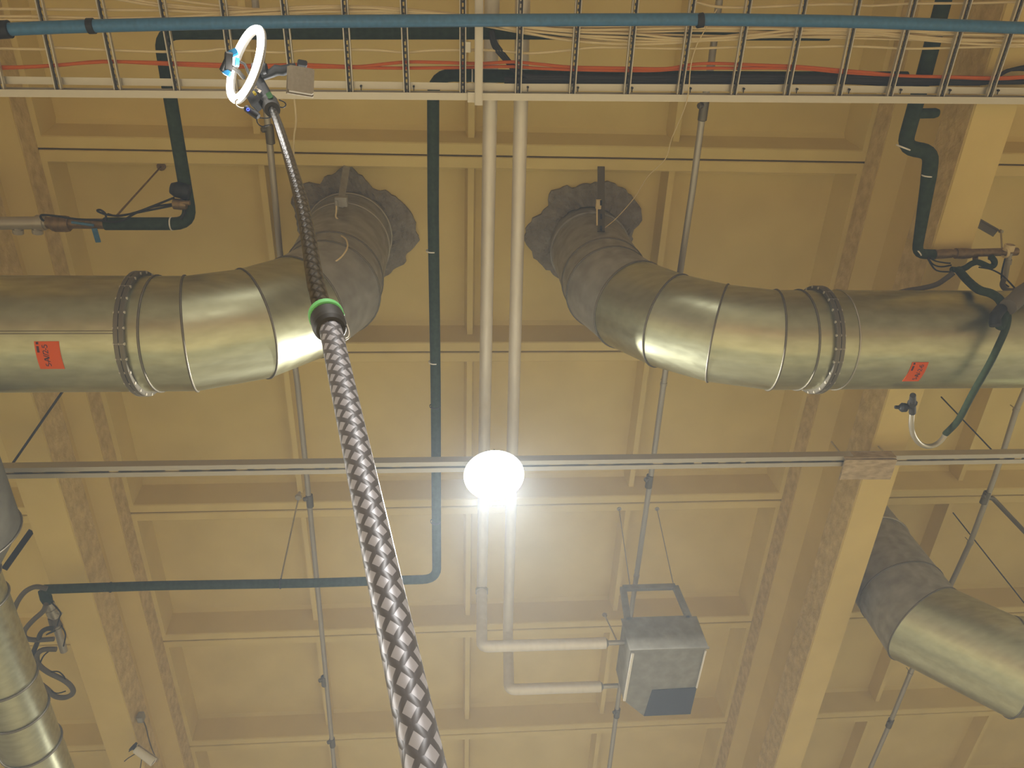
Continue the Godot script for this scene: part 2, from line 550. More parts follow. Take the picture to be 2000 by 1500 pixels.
func beams() -> void:
	var low := [4.7, 4.61, 4.444, 4.4]
	var half := [0.14, 0.143, 0.133, 0.14]
	var lab := ["concrete roof beam beyond the left edge of the bays", "cream concrete roof beam over the bullet camera and the bundled hoses", "cream concrete roof beam with a painted mounting plate under it", "concrete roof beam beyond the far conduit"]
	for i in 4:
		var x := BX - 9.0 + 6.0 * i
		var h: float = low[i] - HC
		var f: float = half[i]
		var z1 := Z0 + 1.5 * 6
		var z2 := Z0 - 1.5 * 8
		var o := Node3D.new()
		o.name = numbered("roof_beam")
		add_child(o)
		o.position = Vector3(x, 1.6 + low[i], z2)
		tag(o, lab[i], "beam", "", "structure")
		# smooth painted soffit, then the rough cast sides and the haunched top flange
		var b := Mb.new()
		b.extrude(Vector3(x, 1.6 + HC, z1), Vector3(x, 1.6 + HC, z2), Vector3.UP, PackedVector2Array([Vector2(-f + 0.008, h), Vector2(f - 0.008, h), Vector2(f - 0.002, h + 0.012), Vector2(-f + 0.002, h + 0.012)]))
		part("soffit", b, M.beam, o, "smooth cream underside")
		b = Mb.new()
		b.extrude(Vector3(x, 1.6 + HC, z1), Vector3(x, 1.6 + HC, z2), Vector3.UP, PackedVector2Array([Vector2(-f, h + 0.01), Vector2(f, h + 0.01), Vector2(f, h + 0.285), Vector2(f - 0.03, h + 0.3), Vector2(-f + 0.03, h + 0.3), Vector2(-f, h + 0.285)]))
		part("bottom_flange", b, M.beam_rough, o, "rough cast side of the lower flange")
		b = Mb.new()
		b.bar(Vector3(x, 1.6 + HC + (h + 0.3 - 0.34) / 2, z1), Vector3(x, 1.6 + HC + (h + 0.3 - 0.34) / 2, z2), Vector3.UP, 0.14, absf(h + 0.3 + 0.34), 0.001)
		part("web", b, M.beam, o)
		b = Mb.new()
		b.extrude(Vector3(x, 1.6 + HC, z1), Vector3(x, 1.6 + HC, z2), Vector3.UP, PackedVector2Array([Vector2(-0.07, -0.345), Vector2(0.07, -0.345), Vector2(0.168, -0.2), Vector2(0.168, -0.19), Vector2(-0.168, -0.19), Vector2(-0.168, -0.2)]))
		part("haunch", b, M.beam, o)
		b = Mb.new()
		b.extrude(Vector3(x, 1.6 + HC, z1), Vector3(x, 1.6 + HC, z2), Vector3.UP, PackedVector2Array([Vector2(-0.172, -0.192), Vector2(0.172, -0.192), Vector2(0.172, -0.002), Vector2(-0.172, -0.002)]))
		part("top_flange", b, M.beam_rough, o)

# ---------------------------------------------------------------- ducts
func ring_pts(p: Vector3, nrm: Vector3, d: Vector3, e1: Vector3, R: float, seg := 48) -> Array:
	var o := []
	var e2 := d.cross(e1)
	for k in seg:
		var q := (e1 * cos(TAU * k / seg) + e2 * sin(TAU * k / seg)) * R
		o.append(p + q - d * (q.dot(nrm) / d.dot(nrm)))
	return o
func flange(p: Vector3, d: Vector3, R: float, wdt := 0.03) -> Mb:
	var b := Mb.new()
	b.lathe(p, d, [[R - 0.002, -wdt / 2], [R + 0.022, -wdt / 2], [R + 0.026, -wdt / 2 + 0.004], [R + 0.026, -0.002], [R + 0.02, -0.001], [R + 0.02, 0.001], [R + 0.026, 0.002], [R + 0.026, wdt / 2 - 0.004], [R + 0.022, wdt / 2], [R - 0.002, wdt / 2]], 56)
	return b
func bolts(p: Vector3, d: Vector3, R: float, parent: Node3D, cnt := 26) -> void:
	var e := d.cross(Vector3(0.2, 0.9, 0.3)).normalized()
	var g := d.cross(e)
	var s := Mb.new()
	s.lathe(Vector3.ZERO, d, [[0.0, -0.028], [0.008, -0.028], [0.009, -0.022], [0.009, 0.022], [0.008, 0.028], [0.0, 0.028]], 6)
	var sm := mesh(s, Vector3.ZERO)
	for k in cnt:
		var o := MeshInstance3D.new()
		o.name = "bolt"
		o.mesh = sm
		o.material_override = M.zinc
		parent.add_child(o, true)
		o.position = p + (e * cos(TAU * k / cnt) + g * sin(TAU * k / cnt)) * (R + 0.017) - origin(parent)

# A round duct: from a hole in the roof (xv, zv) down, round a gored elbow of bend radius rb, then level along dir at height hd.
func duct(o: Node3D, xv: float, zv: float, hd: float, R: float, rb: float, dir: Vector3, len: float, gores: int, dull: int) -> Dictionary:
	var K := w(xv, hd, zv)
	var C := K + dir * rb + Vector3.UP * rb
	var pts := [K + dir * len, K + dir * (rb + 0.0)]
	var rc := rb / cos(PI / 4 / gores)
	for i in gores:
		var a := (i + 0.5) / gores * PI / 2
		pts.append(C - Vector3.UP * rc * cos(a) - dir * rc * sin(a))
	pts.append(K + Vector3.UP * (rb + 0.02))
	pts.append(w(xv, HC + 0.27, zv))
	var e1 := dir.cross(Vector3.UP).normalized()
	for i in pts.size() - 1:
		var d: Vector3 = (pts[i + 1] - pts[i]).normalized()
		var np := d
		var nq := d
		if i > 0:
			np = (d + (pts[i] - pts[i - 1]).normalized()).normalized()
		if i < pts.size() - 2:
			nq = (d + (pts[i + 2] - pts[i + 1]).normalized()).normalized()
		var b := Mb.new()
		b.gore(pts[i], pts[i + 1], np, nq, e1, R)
		var m: Material = M.dusty if i >= pts.size() - 1 - dull else M.galv
		part("straight_section" if i == 0 else ("riser" if i == pts.size() - 2 else "elbow_segment"), b, m, o, "" if m == M.galv else "dull dusty grey metal")
		if i > 0:
			b = Mb.new()
			b.tube(ring_pts(pts[i], np, d, e1, R + 0.002), 0.006, 6, true)
			part("seam", b, M.flange, o)
	return {"pts": pts, "e1": e1, "corner": K}

func sticker(o: Node3D, axis_p: Vector3, axis: Vector3, R: float, along: float, a0: float, a1: float, wd: float, lines: String, flip: float, up: Vector3, side: Vector3) -> void:
	# a paper label bent round the duct from angle a0 to a1 (0 = straight down, towards side positive)
	var b := Mb.new()
	var q := func(s: float, a: float, rr: float) -> Vector3: return axis_p + axis * (along + s) + (-up * cos(a) + side * sin(a)) * rr
	for k in 10:
		var x := lerpf(a0, a1, k / 10.0)
		var y := lerpf(a0, a1, (k + 1) / 10.0)
		var n0 := -up * cos(x) + side * sin(x)
		var n1 := -up * cos(y) + side * sin(y)
		var A: Vector3 = q.call(-wd / 2, x, R + 0.002); var B: Vector3 = q.call(wd / 2, x, R + 0.002)
		var C: Vector3 = q.call(wd / 2, y, R + 0.002); var D: Vector3 = q.call(-wd / 2, y, R + 0.002)
		b.tri(A, B, C, n0, n0, n1); b.tri(A, C, D, n0, n1, n1)
		b.quad(A, D, q.call(-wd / 2, y, R), q.call(-wd / 2, x, R), -axis)
		b.quad(B, C, q.call(wd / 2, y, R), q.call(wd / 2, x, R), axis)
	var lab := part("paper_label", b, M.label, o, "orange paper label with handwriting")
	b = Mb.new()
	var cnt := lines.length()
	for i in cnt:
		var a := lerpf(a0, a1, 0.12 + 0.76 * (i + 0.5) / cnt)
		var nrm := -up * cos(a) + side * sin(a)
		var tang := (up * sin(a) + side * cos(a)) * (1.0 if a1 > a0 else -1.0)
		var bs := Basis(tang, nrm.cross(tang), nrm)
		b.text(lines[i], 0.036, Transform3D(bs, q.call(0.012 * flip, a, R + 0.0024)))
	var k0 := lerpf(a0, a1, 0.98)
	for e in [[0.62, 0.84], [0.9, 0.98]]:
		for j in 4:
			var x = lerpf(a0, a1, lerpf(e[0], e[1], j / 4.0))
			var y = lerpf(a0, a1, lerpf(e[0], e[1], (j + 1) / 4.0))
			var nn := -up * cos(x) + side * sin(x)
			var s0 := -wd / 2 + 0.008
			b.quad(q.call(s0, x, R + 0.0026), q.call(s0 + 0.012, x, R + 0.0026), q.call(s0 + 0.012, y, R + 0.0026), q.call(s0, y, R + 0.0026), nn)
	part("lettering", b, M.ink, lab)

func ducts() -> void:
	# left: from the hole over the pole to the left, past the left roof beam
	var lz := -1.78
	var o := thing("ventilation_duct", "galvanized round duct from the roof hole behind the pole, orange label near its end", "duct", w(-0.716, HC + 0.27, lz))
	var d := duct(o, -0.716, lz, 3.85, 0.305, 0.80, Vector3.LEFT, 5.4, 4, 3)
	var fp: Vector3 = w(-1.60, 3.85, lz)
	var fl := part("flange", flange(fp, Vector3.LEFT, 0.305, 0.05), M.flange, o, "dark bolted flange")
	bolts(fp, Vector3.LEFT, 0.305, fl)
	var b := Mb.new()
	b.tube(ring_pts(w(-0.716, HC + 0.14, lz), Vector3.UP, Vector3.UP, d.e1, 0.309), 0.008, 6, true)
	b.tube(ring_pts(w(-0.716, HC - 0.1, lz), Vector3.UP, Vector3.UP, d.e1, 0.307), 0.006, 6, true)
	part("clamp_band", b, M.steel, o)
	b = Mb.new()
	for k in [0.0, 0.014]:
		var a = 0.44 + k * 3
		var q := (Vector3.DOWN * cos(a) + Vector3(0, 0, 1) * sin(a)) * 0.3065
		b.bar(w(-1.63, 3.85, lz) + q, w(-6.1, 3.85, lz) + q, q, 0.004, 0.004, 0.0005)
	part("folded_seam", b, M.flange, o)
	sticker(o, w(0, 3.85, lz), Vector3.RIGHT, 0.305, at(88, 690, 3.52).x, -0.16, 0.32, 0.115, "5-AV/2-5", -1.0, Vector3.UP, Vector3(0, 0, 1))
	b = Mb.new()
	b.tube(smooth([far(622, 505, 4.45), far(640, 515, 4.42), far(662, 506, 4.42), far(678, 485, 4.5), far(676, 468, 4.6), far(667, 461, 4.7)], 5), 0.005, 7)
	solo("loose_wire", b, M.cream, "short white wire curled over the left duct elbow", "wire")
	# right
	var rz := -1.86
	o = thing("ventilation_duct", "galvanized round duct from the middle roof hole, orange label beside the dark hoses", "duct", w(1.061, HC + 0.27, rz))
	d = duct(o, 1.061, rz, 3.92, 0.288, 0.95, Vector3.RIGHT, 5.6, 5, 3)
	for e in [[2.12, 0.05], [3.72, 0.05]]:
		fp = w(e[0], 3.92, rz)
		fl = part("flange", flange(fp, Vector3.RIGHT, 0.288, e[1]), M.flange, o, "dark bolted flange")
		bolts(fp, Vector3.RIGHT, 0.288, fl)
	b = Mb.new()
	b.tube(ring_pts(w(2.24, 3.92, rz), Vector3.RIGHT, Vector3.RIGHT, d.e1, 0.29), 0.005, 6, true)
	part("clamp_band", b, M.steel, o)
	b = Mb.new()
	b.tube(ring_pts(w(1.061, HC + 0.06, rz), Vector3.UP, Vector3.UP, d.e1, 0.292), 0.01, 6, true)
	part("riser_band", b, M.dusty, o)
	sticker(o, w(0, 3.92, rz), Vector3.RIGHT, 0.288, at(1792, 727, 3.63).x, -0.5, 0.0, 0.095, "5-AV-2-6", 1.0, Vector3.UP, Vector3(0, 0, 1))
	# the duct behind the right roof beam
	var p := w(3.75, HC + 0.27, -4.5)
	o = thing("ventilation_duct", "dull galvanized duct elbow dropping behind the right roof beam", "duct", p)
	d = duct(o, p.x, p.z, 3.78, 0.355, 0.75, Vector3.RIGHT, 4.2, 2, 2)
	b = Mb.new()
	b.tube(ring_pts(w(p.x, HC - 0.3, p.z), Vector3.UP, Vector3.UP, d.e1, 0.36), 0.012, 6, true)
	part("clamp_band", b, M.steel, o)
	# the duct along the left beam: a wide end, a reducer and a slim run on into the hall
	var e0 := at(80, 1500, 3.7)
	o = thing("ventilation_duct", "slim galvanized duct running along the left roof beam under the tied hoses", "duct", e0)
	var za := at(0, 1050, 3.7).z
	var zb := at(0, 1120, 3.7).z
	b = Mb.new()
	b.lathe(Vector3(e0.x, e0.y, za), Vector3(0, 0, 1), [[0.36, 0.0], [0.36, 0.55], [0.34, 0.56], [0.0, 0.56]], 48)
	part("wide_section", b, M.dull, o, "dull wide end")
	b = Mb.new()
	b.lathe(Vector3(e0.x, e0.y, zb), Vector3(0, 0, 1), [[0.182, 0.0], [0.36, za - zb]], 48)
	part("reducer", b, M.dull, o)
	b = Mb.new()
	b.lathe(Vector3(e0.x, e0.y, zb), Vector3(0, 0, -1), [[0.182, 0.0], [0.182, 6.5]], 48)
	part("straight_section", b, M.galv, o)
	for z in [za, zb - 0.02, at(40, 1385, 3.7).z, at(75, 1452, 3.7).z, at(25, 1325, 3.7).z, at(0, 1170, 3.7).z]:
		b = Mb.new()
		b.tube(ring_pts(Vector3(e0.x, e0.y, z), Vector3(0, 0, 1), Vector3(0, 0, 1), Vector3.RIGHT, 0.362 if z == za else 0.186), 0.008, 6, true)
		part("clamp_band", b, M.flange, o)

func heater() -> void:
	var y0 := 1.6 + 3.9
	var o := thing("unit_heater", "grey box-shaped unit heater hung on rods beside the right roof beam", "heater", Vector3(1.58, y0, -4.7))
	var b := Mb.new()
	# body: plan outline with one back corner cut off, 0.3 m high
	var plan := PackedVector2Array([Vector2(-1.3, 4.335), Vector2(-1.31, 4.325), Vector2(-1.85, 4.325), Vector2(-1.86, 4.335), Vector2(-1.845, 5.05), Vector2(-1.48, 5.05), Vector2(-1.30, 4.86)])
	b.extrude(Vector3(0, y0 + 0.012, 0), Vector3(0, y0 + 0.3, 0), Vector3(0, 0, -1), plan)
	part("body", b, M.heater, o)
	b = Mb.new()
	b.extrude(Vector3(0, y0 + 0.006, 0), Vector3(0, y0 + 0.016, 0), Vector3(0, 0, -1), PackedVector2Array([Vector2(-1.51, 4.76), Vector2(-1.85, 4.75), Vector2(-1.845, 5.045), Vector2(-1.48, 5.045)]))
	part("outlet", b, M.grille, o, "dark rectangular outlet")
	b = Mb.new()
	b.bar(Vector3(1.29, y0 + 0.16, -4.33), Vector3(1.875, y0 + 0.16, -4.33), Vector3(0, 1, 0), 0.008, 0.31, 0.001)
	b.bar(Vector3(1.29, y0 - 0.002, -4.32), Vector3(1.875, y0 - 0.002, -4.32), Vector3.UP, 0.02, 0.012)
	part("front_panel", b, M.heater, o)
	b = Mb.new()
	b.bar(Vector3(1.315, y0 - 0.001, -4.35), Vector3(1.305, y0 - 0.001, -4.85), Vector3.UP, 0.02, 0.012)
	part("edge_trim", b, M.white, o)
	b = Mb.new()
	b.bar(Vector3(1.855, y0 - 0.001, -4.35), Vector3(1.845, y0 - 0.001, -4.74), Vector3.UP, 0.012, 0.012)
	part("edge_trim", b, M.white, o)
	b = Mb.new()
	var z := -4.34
	var hx := [w(1.34, 4.2, z), w(1.375, 4.55, z), w(1.80, 4.55, z), w(1.815, 4.2, z)]
	for i in 3:
		b.bar(hx[i], hx[i + 1], Vector3(0, 0, 1), 0.05, 0.03)
	b.bar(w(1.33, 4.21, z), w(1.82, 4.21, z), Vector3(0, 0, 1), 0.03, 0.03)
	part("hanging_bracket", b, M.heater, o)
	for e in [[1209, 993, 1229, 1160], [1283, 993, 1318, 1158]]:
		b = Mb.new()
		var t = at(e[0], e[1], HC + 0.005)
		var q = Vector3(clampf(at(e[2], e[3], 4.56).x, 1.38, 1.79), 1.6 + 4.56, z)
		b.tube([q, t], 0.005, 6)
		b.lathe(t - Vector3.UP * 0.012, Vector3.UP, [[0.0, 0], [0.02, 0], [0.02, 0.012]], 10)
		part("hanger_rod", b, M.steel, o)
	b = Mb.new()
	b.tube([at(1181, 1201, 4.6), at(1204, 1250, 4.12)], 0.006, 6)
	b.lathe(at(1181, 1201, 4.6) + Vector3(0, 0.0, 0), Vector3(0, 0, 1), [[0.0, -0.006], [0.02, -0.006], [0.02, 0.006], [0, 0.006]], 10)
	part("air_vent", b, M.steel, o)

# ---------------------------------------------------------------- cable ladder along the top
func ladder() -> void:
	var h := 4.3
	var o := thing("cable_ladder", "steel cable ladder crossing the bay under the roof beams", "cable ladder", at(1000, 190, h))
	for e in [[-40, 181, 2060, 197], [-40, -62, 2060, -46]]:
		var b := Mb.new()
		var a = at(e[0], e[1], h)
		var c = at(e[2], e[3], h)
		b.extrude(a + Vector3.UP * -0.01, c + Vector3.UP * -0.01, Vector3.UP, PackedVector2Array([Vector2(-0.018, 0), Vector2(0.018, 0), Vector2(0.018, 0.006), Vector2(-0.014, 0.006), Vector2(-0.014, 0.07), Vector2(0.018, 0.07), Vector2(0.018, 0.075), Vector2(-0.018, 0.075)]))
		part("side_rail", b, M.zinc, o)
	var top := [-38, 74, 193, 314, 434, 553, 672, 787.5, 904, 1017.5, 1131, 1242.5, 1354, 1464, 1572.5, 1678, 1787, 1894, 1996, 2096]
	var low := [2, 114, 230, 346, 458, 573, 684, 795, 904, 1012, 1117.5, 1224, 1327.5, 1432.5, 1536, 1638, 1737.5, 1838, 1932.5, 2028]
	for i in top.size():
		var yb = 181.0 + 16.0 * (low[i] + 40.0) / 2100.0 - 3.0
		var a = at(low[i], yb, h)
		var c = at(top[i] - (low[i] - top[i]) * 0.32, -58, h)
		var b := Mb.new()
		var d := (c - a).normalized()
		var sd := d.cross(Vector3.UP)
		for k in [-1, 1]:
			b.extrude(a + sd * 0.0145 * k + Vector3.UP * 0.012, c + sd * 0.0145 * k + Vector3.UP * 0.012, Vector3.UP, Mb.rect(0.006, 0.024, 0.001))
		part("rung", b, M.zinc, o)
		b = Mb.new()
		for k in 2:
			b.extrude(a + sd * (0.0085 if k else -0.0085) + Vector3.UP * 0.0195, c + sd * (0.0085 if k else -0.0085) + Vector3.UP * 0.0195, Vector3.UP, Mb.rect(0.007, 0.002, 0.0004))
		var rung: Node3D = o.get_child(o.get_child_count() - 1)
		var g := b
		var l := a.distance_to(c)
		for k in int(l / 0.03):
			var p = a + d * (0.02 + 0.03 * k) + Vector3.UP * 0.002
			g.bar(p - sd * 0.0045, p + sd * 0.0045, Vector3.UP, 0.012 if k % 2 else 0.012, 0.002, 0.0004)
		part("slotted_web", g, M.dark, rung)
	# lighter strip bolted along the rungs
	var b := Mb.new()
	var pp := P([-40, 156, 500, 163, 1000, 170.5, 1500, 172, 2060, 179], h + 0.035)
	for i in pp.size() - 1:
		b.extrude(pp[i], pp[i + 1], Vector3.UP, PackedVector2Array([Vector2(-0.018, 0), Vector2(0.018, 0), Vector2(0.018, 0.003), Vector2(-0.015, 0.003), Vector2(-0.015, 0.03), Vector2(-0.018, 0.03)]))
	part("separator_strip", b, M.zinc, o, "paler strip with small dark bolts")
	for x in [705, 808, 1031, 1129, 1235, 1349, 1453, 1557, 1659, 1760, 1856, 1950]:
		var bb := Mb.new()
		var p := at(x, lerpf(168, 177, (x - 700) / 1300.0), h + 0.028)
		bb.lathe(p, Vector3.UP, [[0, -0.006], [0.006, -0.006], [0.006, 0.006], [0, 0.006]], 6)
		bb.bar(p + Vector3(0, 0, -0.002), p + Vector3(0, 0, -0.022), Vector3.UP, 0.004, 0.004, 0.0005)
		part("bolt", bb, M.black, o)
	# the trapeze bar that carries the ladder
	o = thing("trapeze_bar", "short steel trapeze bar under the cable ladder beside the wrapped pipes", "support", at(935, 100, 4.25))
	b = Mb.new()
	b.extrude(at(935, 206, 4.26), at(936, -80, 4.26), Vector3.UP, Mb.channel(0.041, 0.035, 0.003))
	b.extrude(at(935, 206, 4.26) + Vector3.UP * 0.001, at(936, -80, 4.26) + Vector3.UP * 0.001, Vector3.UP, Mb.rect(0.034, 0.003, 0.0005))
	part("bar", b, M.zinc, o)
	b = Mb.new()
	b.box(at(922, 190, 4.285), Basis.IDENTITY, Vector3(0.05, 0.02, 0.05))
	b.box(at(914, 92, 4.30), Basis.IDENTITY, Vector3(0.03, 0.02, 0.05))
	part("clamp", b, M.zinc, o)
	for y in [196, -70]:
		b = Mb.new()
		var q := at(935, y, 4.28)
		b.tube([q, Vector3(q.x, 1.6 + HC + 0.05, q.z)], 0.006, 6)
		part("threaded_rod", b, M.zinc, o)
	# blue plastic pipe that crosses below the ladder
	o = thing("plastic_pipe", "blue plastic pipe with black joints crossing below the cable ladder", "pipe", at(1000, 40, 4.05))
	b = Mb.new()
	var bp := smooth(P([-60, 61, 20, 57, 178, 51, 500, 43.5, 760, 41, 1000, 39.5, 1200, 38.5, 1365, 38, 1530, 40, 1700, 43.5, 2060, 57], 4.05), 4)
	b.tube(bp, 0.0285, 18)
	part("pipe", b, M.blue, o)
	for e in [[-20, 59.5, 20, 57, 0.039], [171, 51, 185, 50.7, 0.034], [1360, 41, 1374, 39, 0.034]]:
		b = Mb.new()
		var p = at(e[0], e[1], 4.05)
		var q = at(e[2], e[3], 4.05)
		var rr: float = e[4]
		b.lathe(p, q - p, [[0.028, 0], [rr, 0.002], [rr, p.distance_to(q) - 0.002], [0.028, p.distance_to(q)]], 20)
		part("joint_collar", b, M.black, o, "black joint collar")
	for x in [-45, 2045]:
		b = Mb.new()
		var q := at(x, 58, 4.05)
		b.tube([q + Vector3.UP * 0.03, Vector3(q.x, 1.6 + 4.29, q.z)], 0.004, 6)
		b.lathe(q, bp[-1] - bp[0], [[0.029, -0.01], [0.032, -0.01], [0.032, 0.01], [0.029, 0.01]], 14)
		part("pipe_hanger", b, M.steel, o)

# ---------------------------------------------------------------- green insulated pipes and their fittings
func tie(p: Vector3, d: Vector3, r: float) -> Mb:
	var b := Mb.new()
	b.lathe(p, d, [[r, -0.004], [r + 0.003, -0.003], [r + 0.003, 0.003], [r, 0.004]], 16)
	return b
func green_pipes() -> void:
	# middle loop
	var o := thing("insulated_pipe", "dark green insulated pipe looping beside the pole and turning left below the lamp", "pipe", at(848, 600, 4.5))
	var b := Mb.new()
	b.tube(bent([at(1770, 152, 4.47), at(1500, 152, 4.5), at(1000, 149, 4.5), at(846, 146, 4.5), at(846, 420, 4.5), at(851, 760, 4.5), at(853, 1131, 4.5), at(600, 1139, 4.46), at(300, 1144, 4.44), at(86, 1151, 4.42)], 0.11, 6), 0.034, 16)
	part("insulation", b, M.green, o)
	for e in [[843, 183, 0, 1], [844, 490, 0, 1], [848, 707, 0, 1], [922, 147, 1, 0]]:
		part("tie_wrap", tie(at(e[0], e[1], 4.5), Vector3(e[2], 0, e[3]), 0.034), M.white, o)
	for e in [[850, 793, 0, 1], [851, 1018, 0, 1], [548, 1140, 1, 0], [216, 1147, 1, 0]]:
		part("pipe_clip", tie(at(e[0], e[1], 4.5 if e[3] else 4.45), Vector3(e[2], 0, e[3]), 0.036), M.dark, o)
	# left run
	o = thing("insulated_pipe", "dark green insulated pipe dropping left of the ring light to a valve with blue handle", "pipe", at(340, 250, 4.45))
	b = Mb.new()
	b.tube(bent([at(1620, 66, 4.56), at(1000, 63, 4.56), at(312, 63, 4.56), at(334, 200, 4.5), at(374, 437, 4.45), at(205, 437, 4.45)], 0.1, 6), 0.036, 16)
	part("insulation", b, M.green, o)
	part("tie_wrap", tie(at(335, 437, 4.45), Vector3(1, 0, 0), 0.036), M.white, o)
	b = Mb.new()
	b.tube([at(205, 437, 4.45), at(150, 437, 4.45), at(92, 435, 4.45)], [0.03, 0.028, 0.034], 14)
	b.lathe(at(118, 437, 4.45), Vector3(-1, 0, 0), [[0, -0.05], [0.042, -0.05], [0.046, -0.03], [0.046, 0.03], [0.04, 0.05], [0, 0.05]], 8)
	part("ball_valve", b, M.brass, o, "brown brass valve body")
	b = Mb.new()
	b.tube([at(140, 434, 4.41), at(183, 440, 4.41)], 0.008, 8)
	b.bar(at(184, 446, 4.41), at(192, 473, 4.41), Vector3.UP, 0.03, 0.012, 0.004)
	part("valve_handle", b, M.blue, o, "blue lever handle")
	b = Mb.new()
	b.tube([at(92, 435, 4.45), at(-60, 437, 4.45)], 0.036, 16)
	b.lathe(at(80, 435, 4.45), Vector3(-1, 0, 0), [[0.036, -0.02], [0.043, -0.02], [0.043, 0.02], [0.036, 0.02]], 12)
	for x in [35, 73]:
		b.tube([at(x, 437, 4.45), at(x + 0.5, 455, 4.45)], 0.024, 12)
		b.lathe(at(x, 448, 4.45), at(x + 0.5, 455, 4.45) - at(x, 448, 4.45), [[0.0, 0], [0.029, 0], [0.029, 0.025], [0, 0.025]], 8)
	part("manifold", b, M.conduit, o, "bare steel manifold with two capped outlets")
	b = Mb.new()
	b.lathe(at(352, 372, 4.42), Vector3(-1, 0, 0.25), [[0.0, -0.05], [0.04, -0.05], [0.045, -0.02], [0.045, 0.02], [0.03, 0.05], [0, 0.05]], 10)
	b.tube([at(340, 372, 4.42), at(358, 376, 4.42)], 0.032, 10)
	part("actuator", b, M.black, o, "black valve actuator")
	b = Mb.new()
	b.lathe(at(350, 399, 4.4), Vector3(-1, 0, 0.1), [[0.0, -0.04], [0.024, -0.04], [0.03, -0.01], [0.03, 0.03], [0.02, 0.035], [0, 0.035]], 8)
	b.tube([at(352, 396, 4.39), at(371, 396, 4.39)], 0.014, 10)
	part("side_valve", b, M.brass, o)
	var kw := [[340, 386, 310, 398, 265, 415, 230, 422, 210, 418], [342, 398, 300, 404, 268, 415, 240, 430, 220, 434, 190, 430, 150, 428, 110, 422, 82, 420, 80, 426, 86, 432], [341, 401, 290, 411, 235, 421, 207, 419, 190, 412, 196, 410, 206, 418, 207, 432], [361, 400, 361, 415, 354, 428]]
	for i in kw.size():
		b = Mb.new()
		b.tube(smooth(P(kw[i], 4.4), 4), 0.006, 7)
		solo("control_cable", b, M.black, ["thin black cable sagging from the actuator to the left manifold pipe", "long thin black cable lying over the valve with blue handle", "thin black cable with a small loop above the valve handle", "short thin black cable beside the left pipe elbow"][i], "cable")
	b = Mb.new()
	b.tube([at(315, 325, HC + 0.26), at(228, 421, 4.48)], 0.006, 6)
	b.lathe(at(315, 325, HC + 0.25), Vector3.UP, [[0, -0.01], [0.03, -0.01], [0.03, 0.01], [0, 0.01]], 10)
	solo("hanger_rod", b, M.brass, "thin brown rod from the roof slab to the pipe with blue handle", "rod")
	b = Mb.new()
	b.tube([at(584, 968, HC + 0.0), at(548, 1134, 4.49)], 0.006, 6)
	b.lathe(at(584, 966, HC - 0.015), Vector3.UP, [[0, -0.05], [0.024, -0.05], [0.03, -0.03], [0.014, 0.0], [0.012, 0.03], [0, 0.03]], 8)
	solo("hanger_rod", b, M.steel, "thin rod from the roof rib to the green pipe left of the pole", "rod")
	b = Mb.new()
	b.tube([at(124, 762, 4.57), at(20, 912, 4.36)], 0.008, 6)
	solo("hanger_rod", b, M.dark, "dark slanting rod crossing the left roof beam above the trunking rail", "rod")
	# right run
	o = thing("insulated_pipe", "dark green insulated pipe stepping down along the right roof beam", "pipe", at(1800, 300, 4.36))
	b = Mb.new()
	var rp := bent([at(1856, -50, 4.45), at(1838, 20, 4.45), at(1804, 150, 4.45), at(1788, 205, 4.45), at(1765, 288, 4.42), at(1819, 297, 4.36), at(1815, 340, 4.36), at(1790, 496, 4.35), at(1828, 497, 4.35)], 0.07, 5)
	var rr := []
	for p in rp:
		var k := clampf((-1.02 - p.z) / 0.2, 0, 1)
		rr.append(lerpf(0.043, 0.03, k))
	b.tube(rp, rr, 16)
	part("insulation", b, M.green, o)
	b = Mb.new()
	b.tube([at(1786, 222, 4.44), at(1826, 221, 4.44), at(1832, 221, 4.44)], [0.028, 0.028, 0.022], 14)
	part("capped_stub", b, M.green, o)
	for e in [[1764, 288, 0.3, 1.0, 0.04], [1812, 343, 0, 1, 0.031], [1792, 492, 1, 1, 0.032]]:
		part("tie_wrap", tie(at(e[0], e[1], 4.35), Vector3(e[2], 0, e[3]), e[4]), M.white, o)
	b = Mb.new()
	b.tube([at(1826, 497, 4.34), at(1840, 496, 4.34), at(1858, 495, 4.34)], [0.028, 0.03, 0.028], 14)
	b.tube([at(1858, 495, 4.34), at(1986, 491.5, 4.34)], 0.025, 14)
	b.lathe(at(1878, 495, 4.34), Vector3.RIGHT, [[0, -0.04], [0.032, -0.04], [0.034, 0.02], [0.03, 0.06], [0, 0.06]], 12)
	for e in [[1905, 502, 1905, 515], [1935, 499, 1935, 506]]:
		b.tube([at(e[0], e[1], 4.34), at(e[2], e[3], 4.34)], 0.016, 10)
	part("manifold", b, M.brass, o, "brown steel manifold")
	b = Mb.new()
	b.tube(bent([at(1972, 494, 4.33), at(1966, 520, 4.33), at(1962, 545, 4.33)], 0.03), 0.018, 12)
	b.lathe(at(1969, 507, 4.33), at(1962, 545, 4.33) - at(1969, 507, 4.33), [[0.02, 0], [0.024, 0], [0.024, 0.03], [0.02, 0.03]], 8)
	part("drop_fitting", b, M.conduit, o)
	b = Mb.new()
	b.lathe(at(1970, 487, 4.31), Vector3(0, 0, 1), [[0.026, -0.008], [0.031, -0.008], [0.031, 0.03], [0.026, 0.03]], 10)
	b.lathe(at(1964, 494, 4.3), Vector3(1, 0, 0), [[0.027, -0.008], [0.031, -0.008], [0.031, 0.008], [0.027, 0.008]], 12)
	part("pipe_clip", b, M.cream, o)
	b = Mb.new()
	b.tube(smooth(P([1936, 502, 1942, 510, 1941, 518, 1932, 521, 1918, 515, 1908, 512, 1896, 516, 1886, 523, 1872, 527, 1858, 526], 4.3), 4), 0.018, 10)
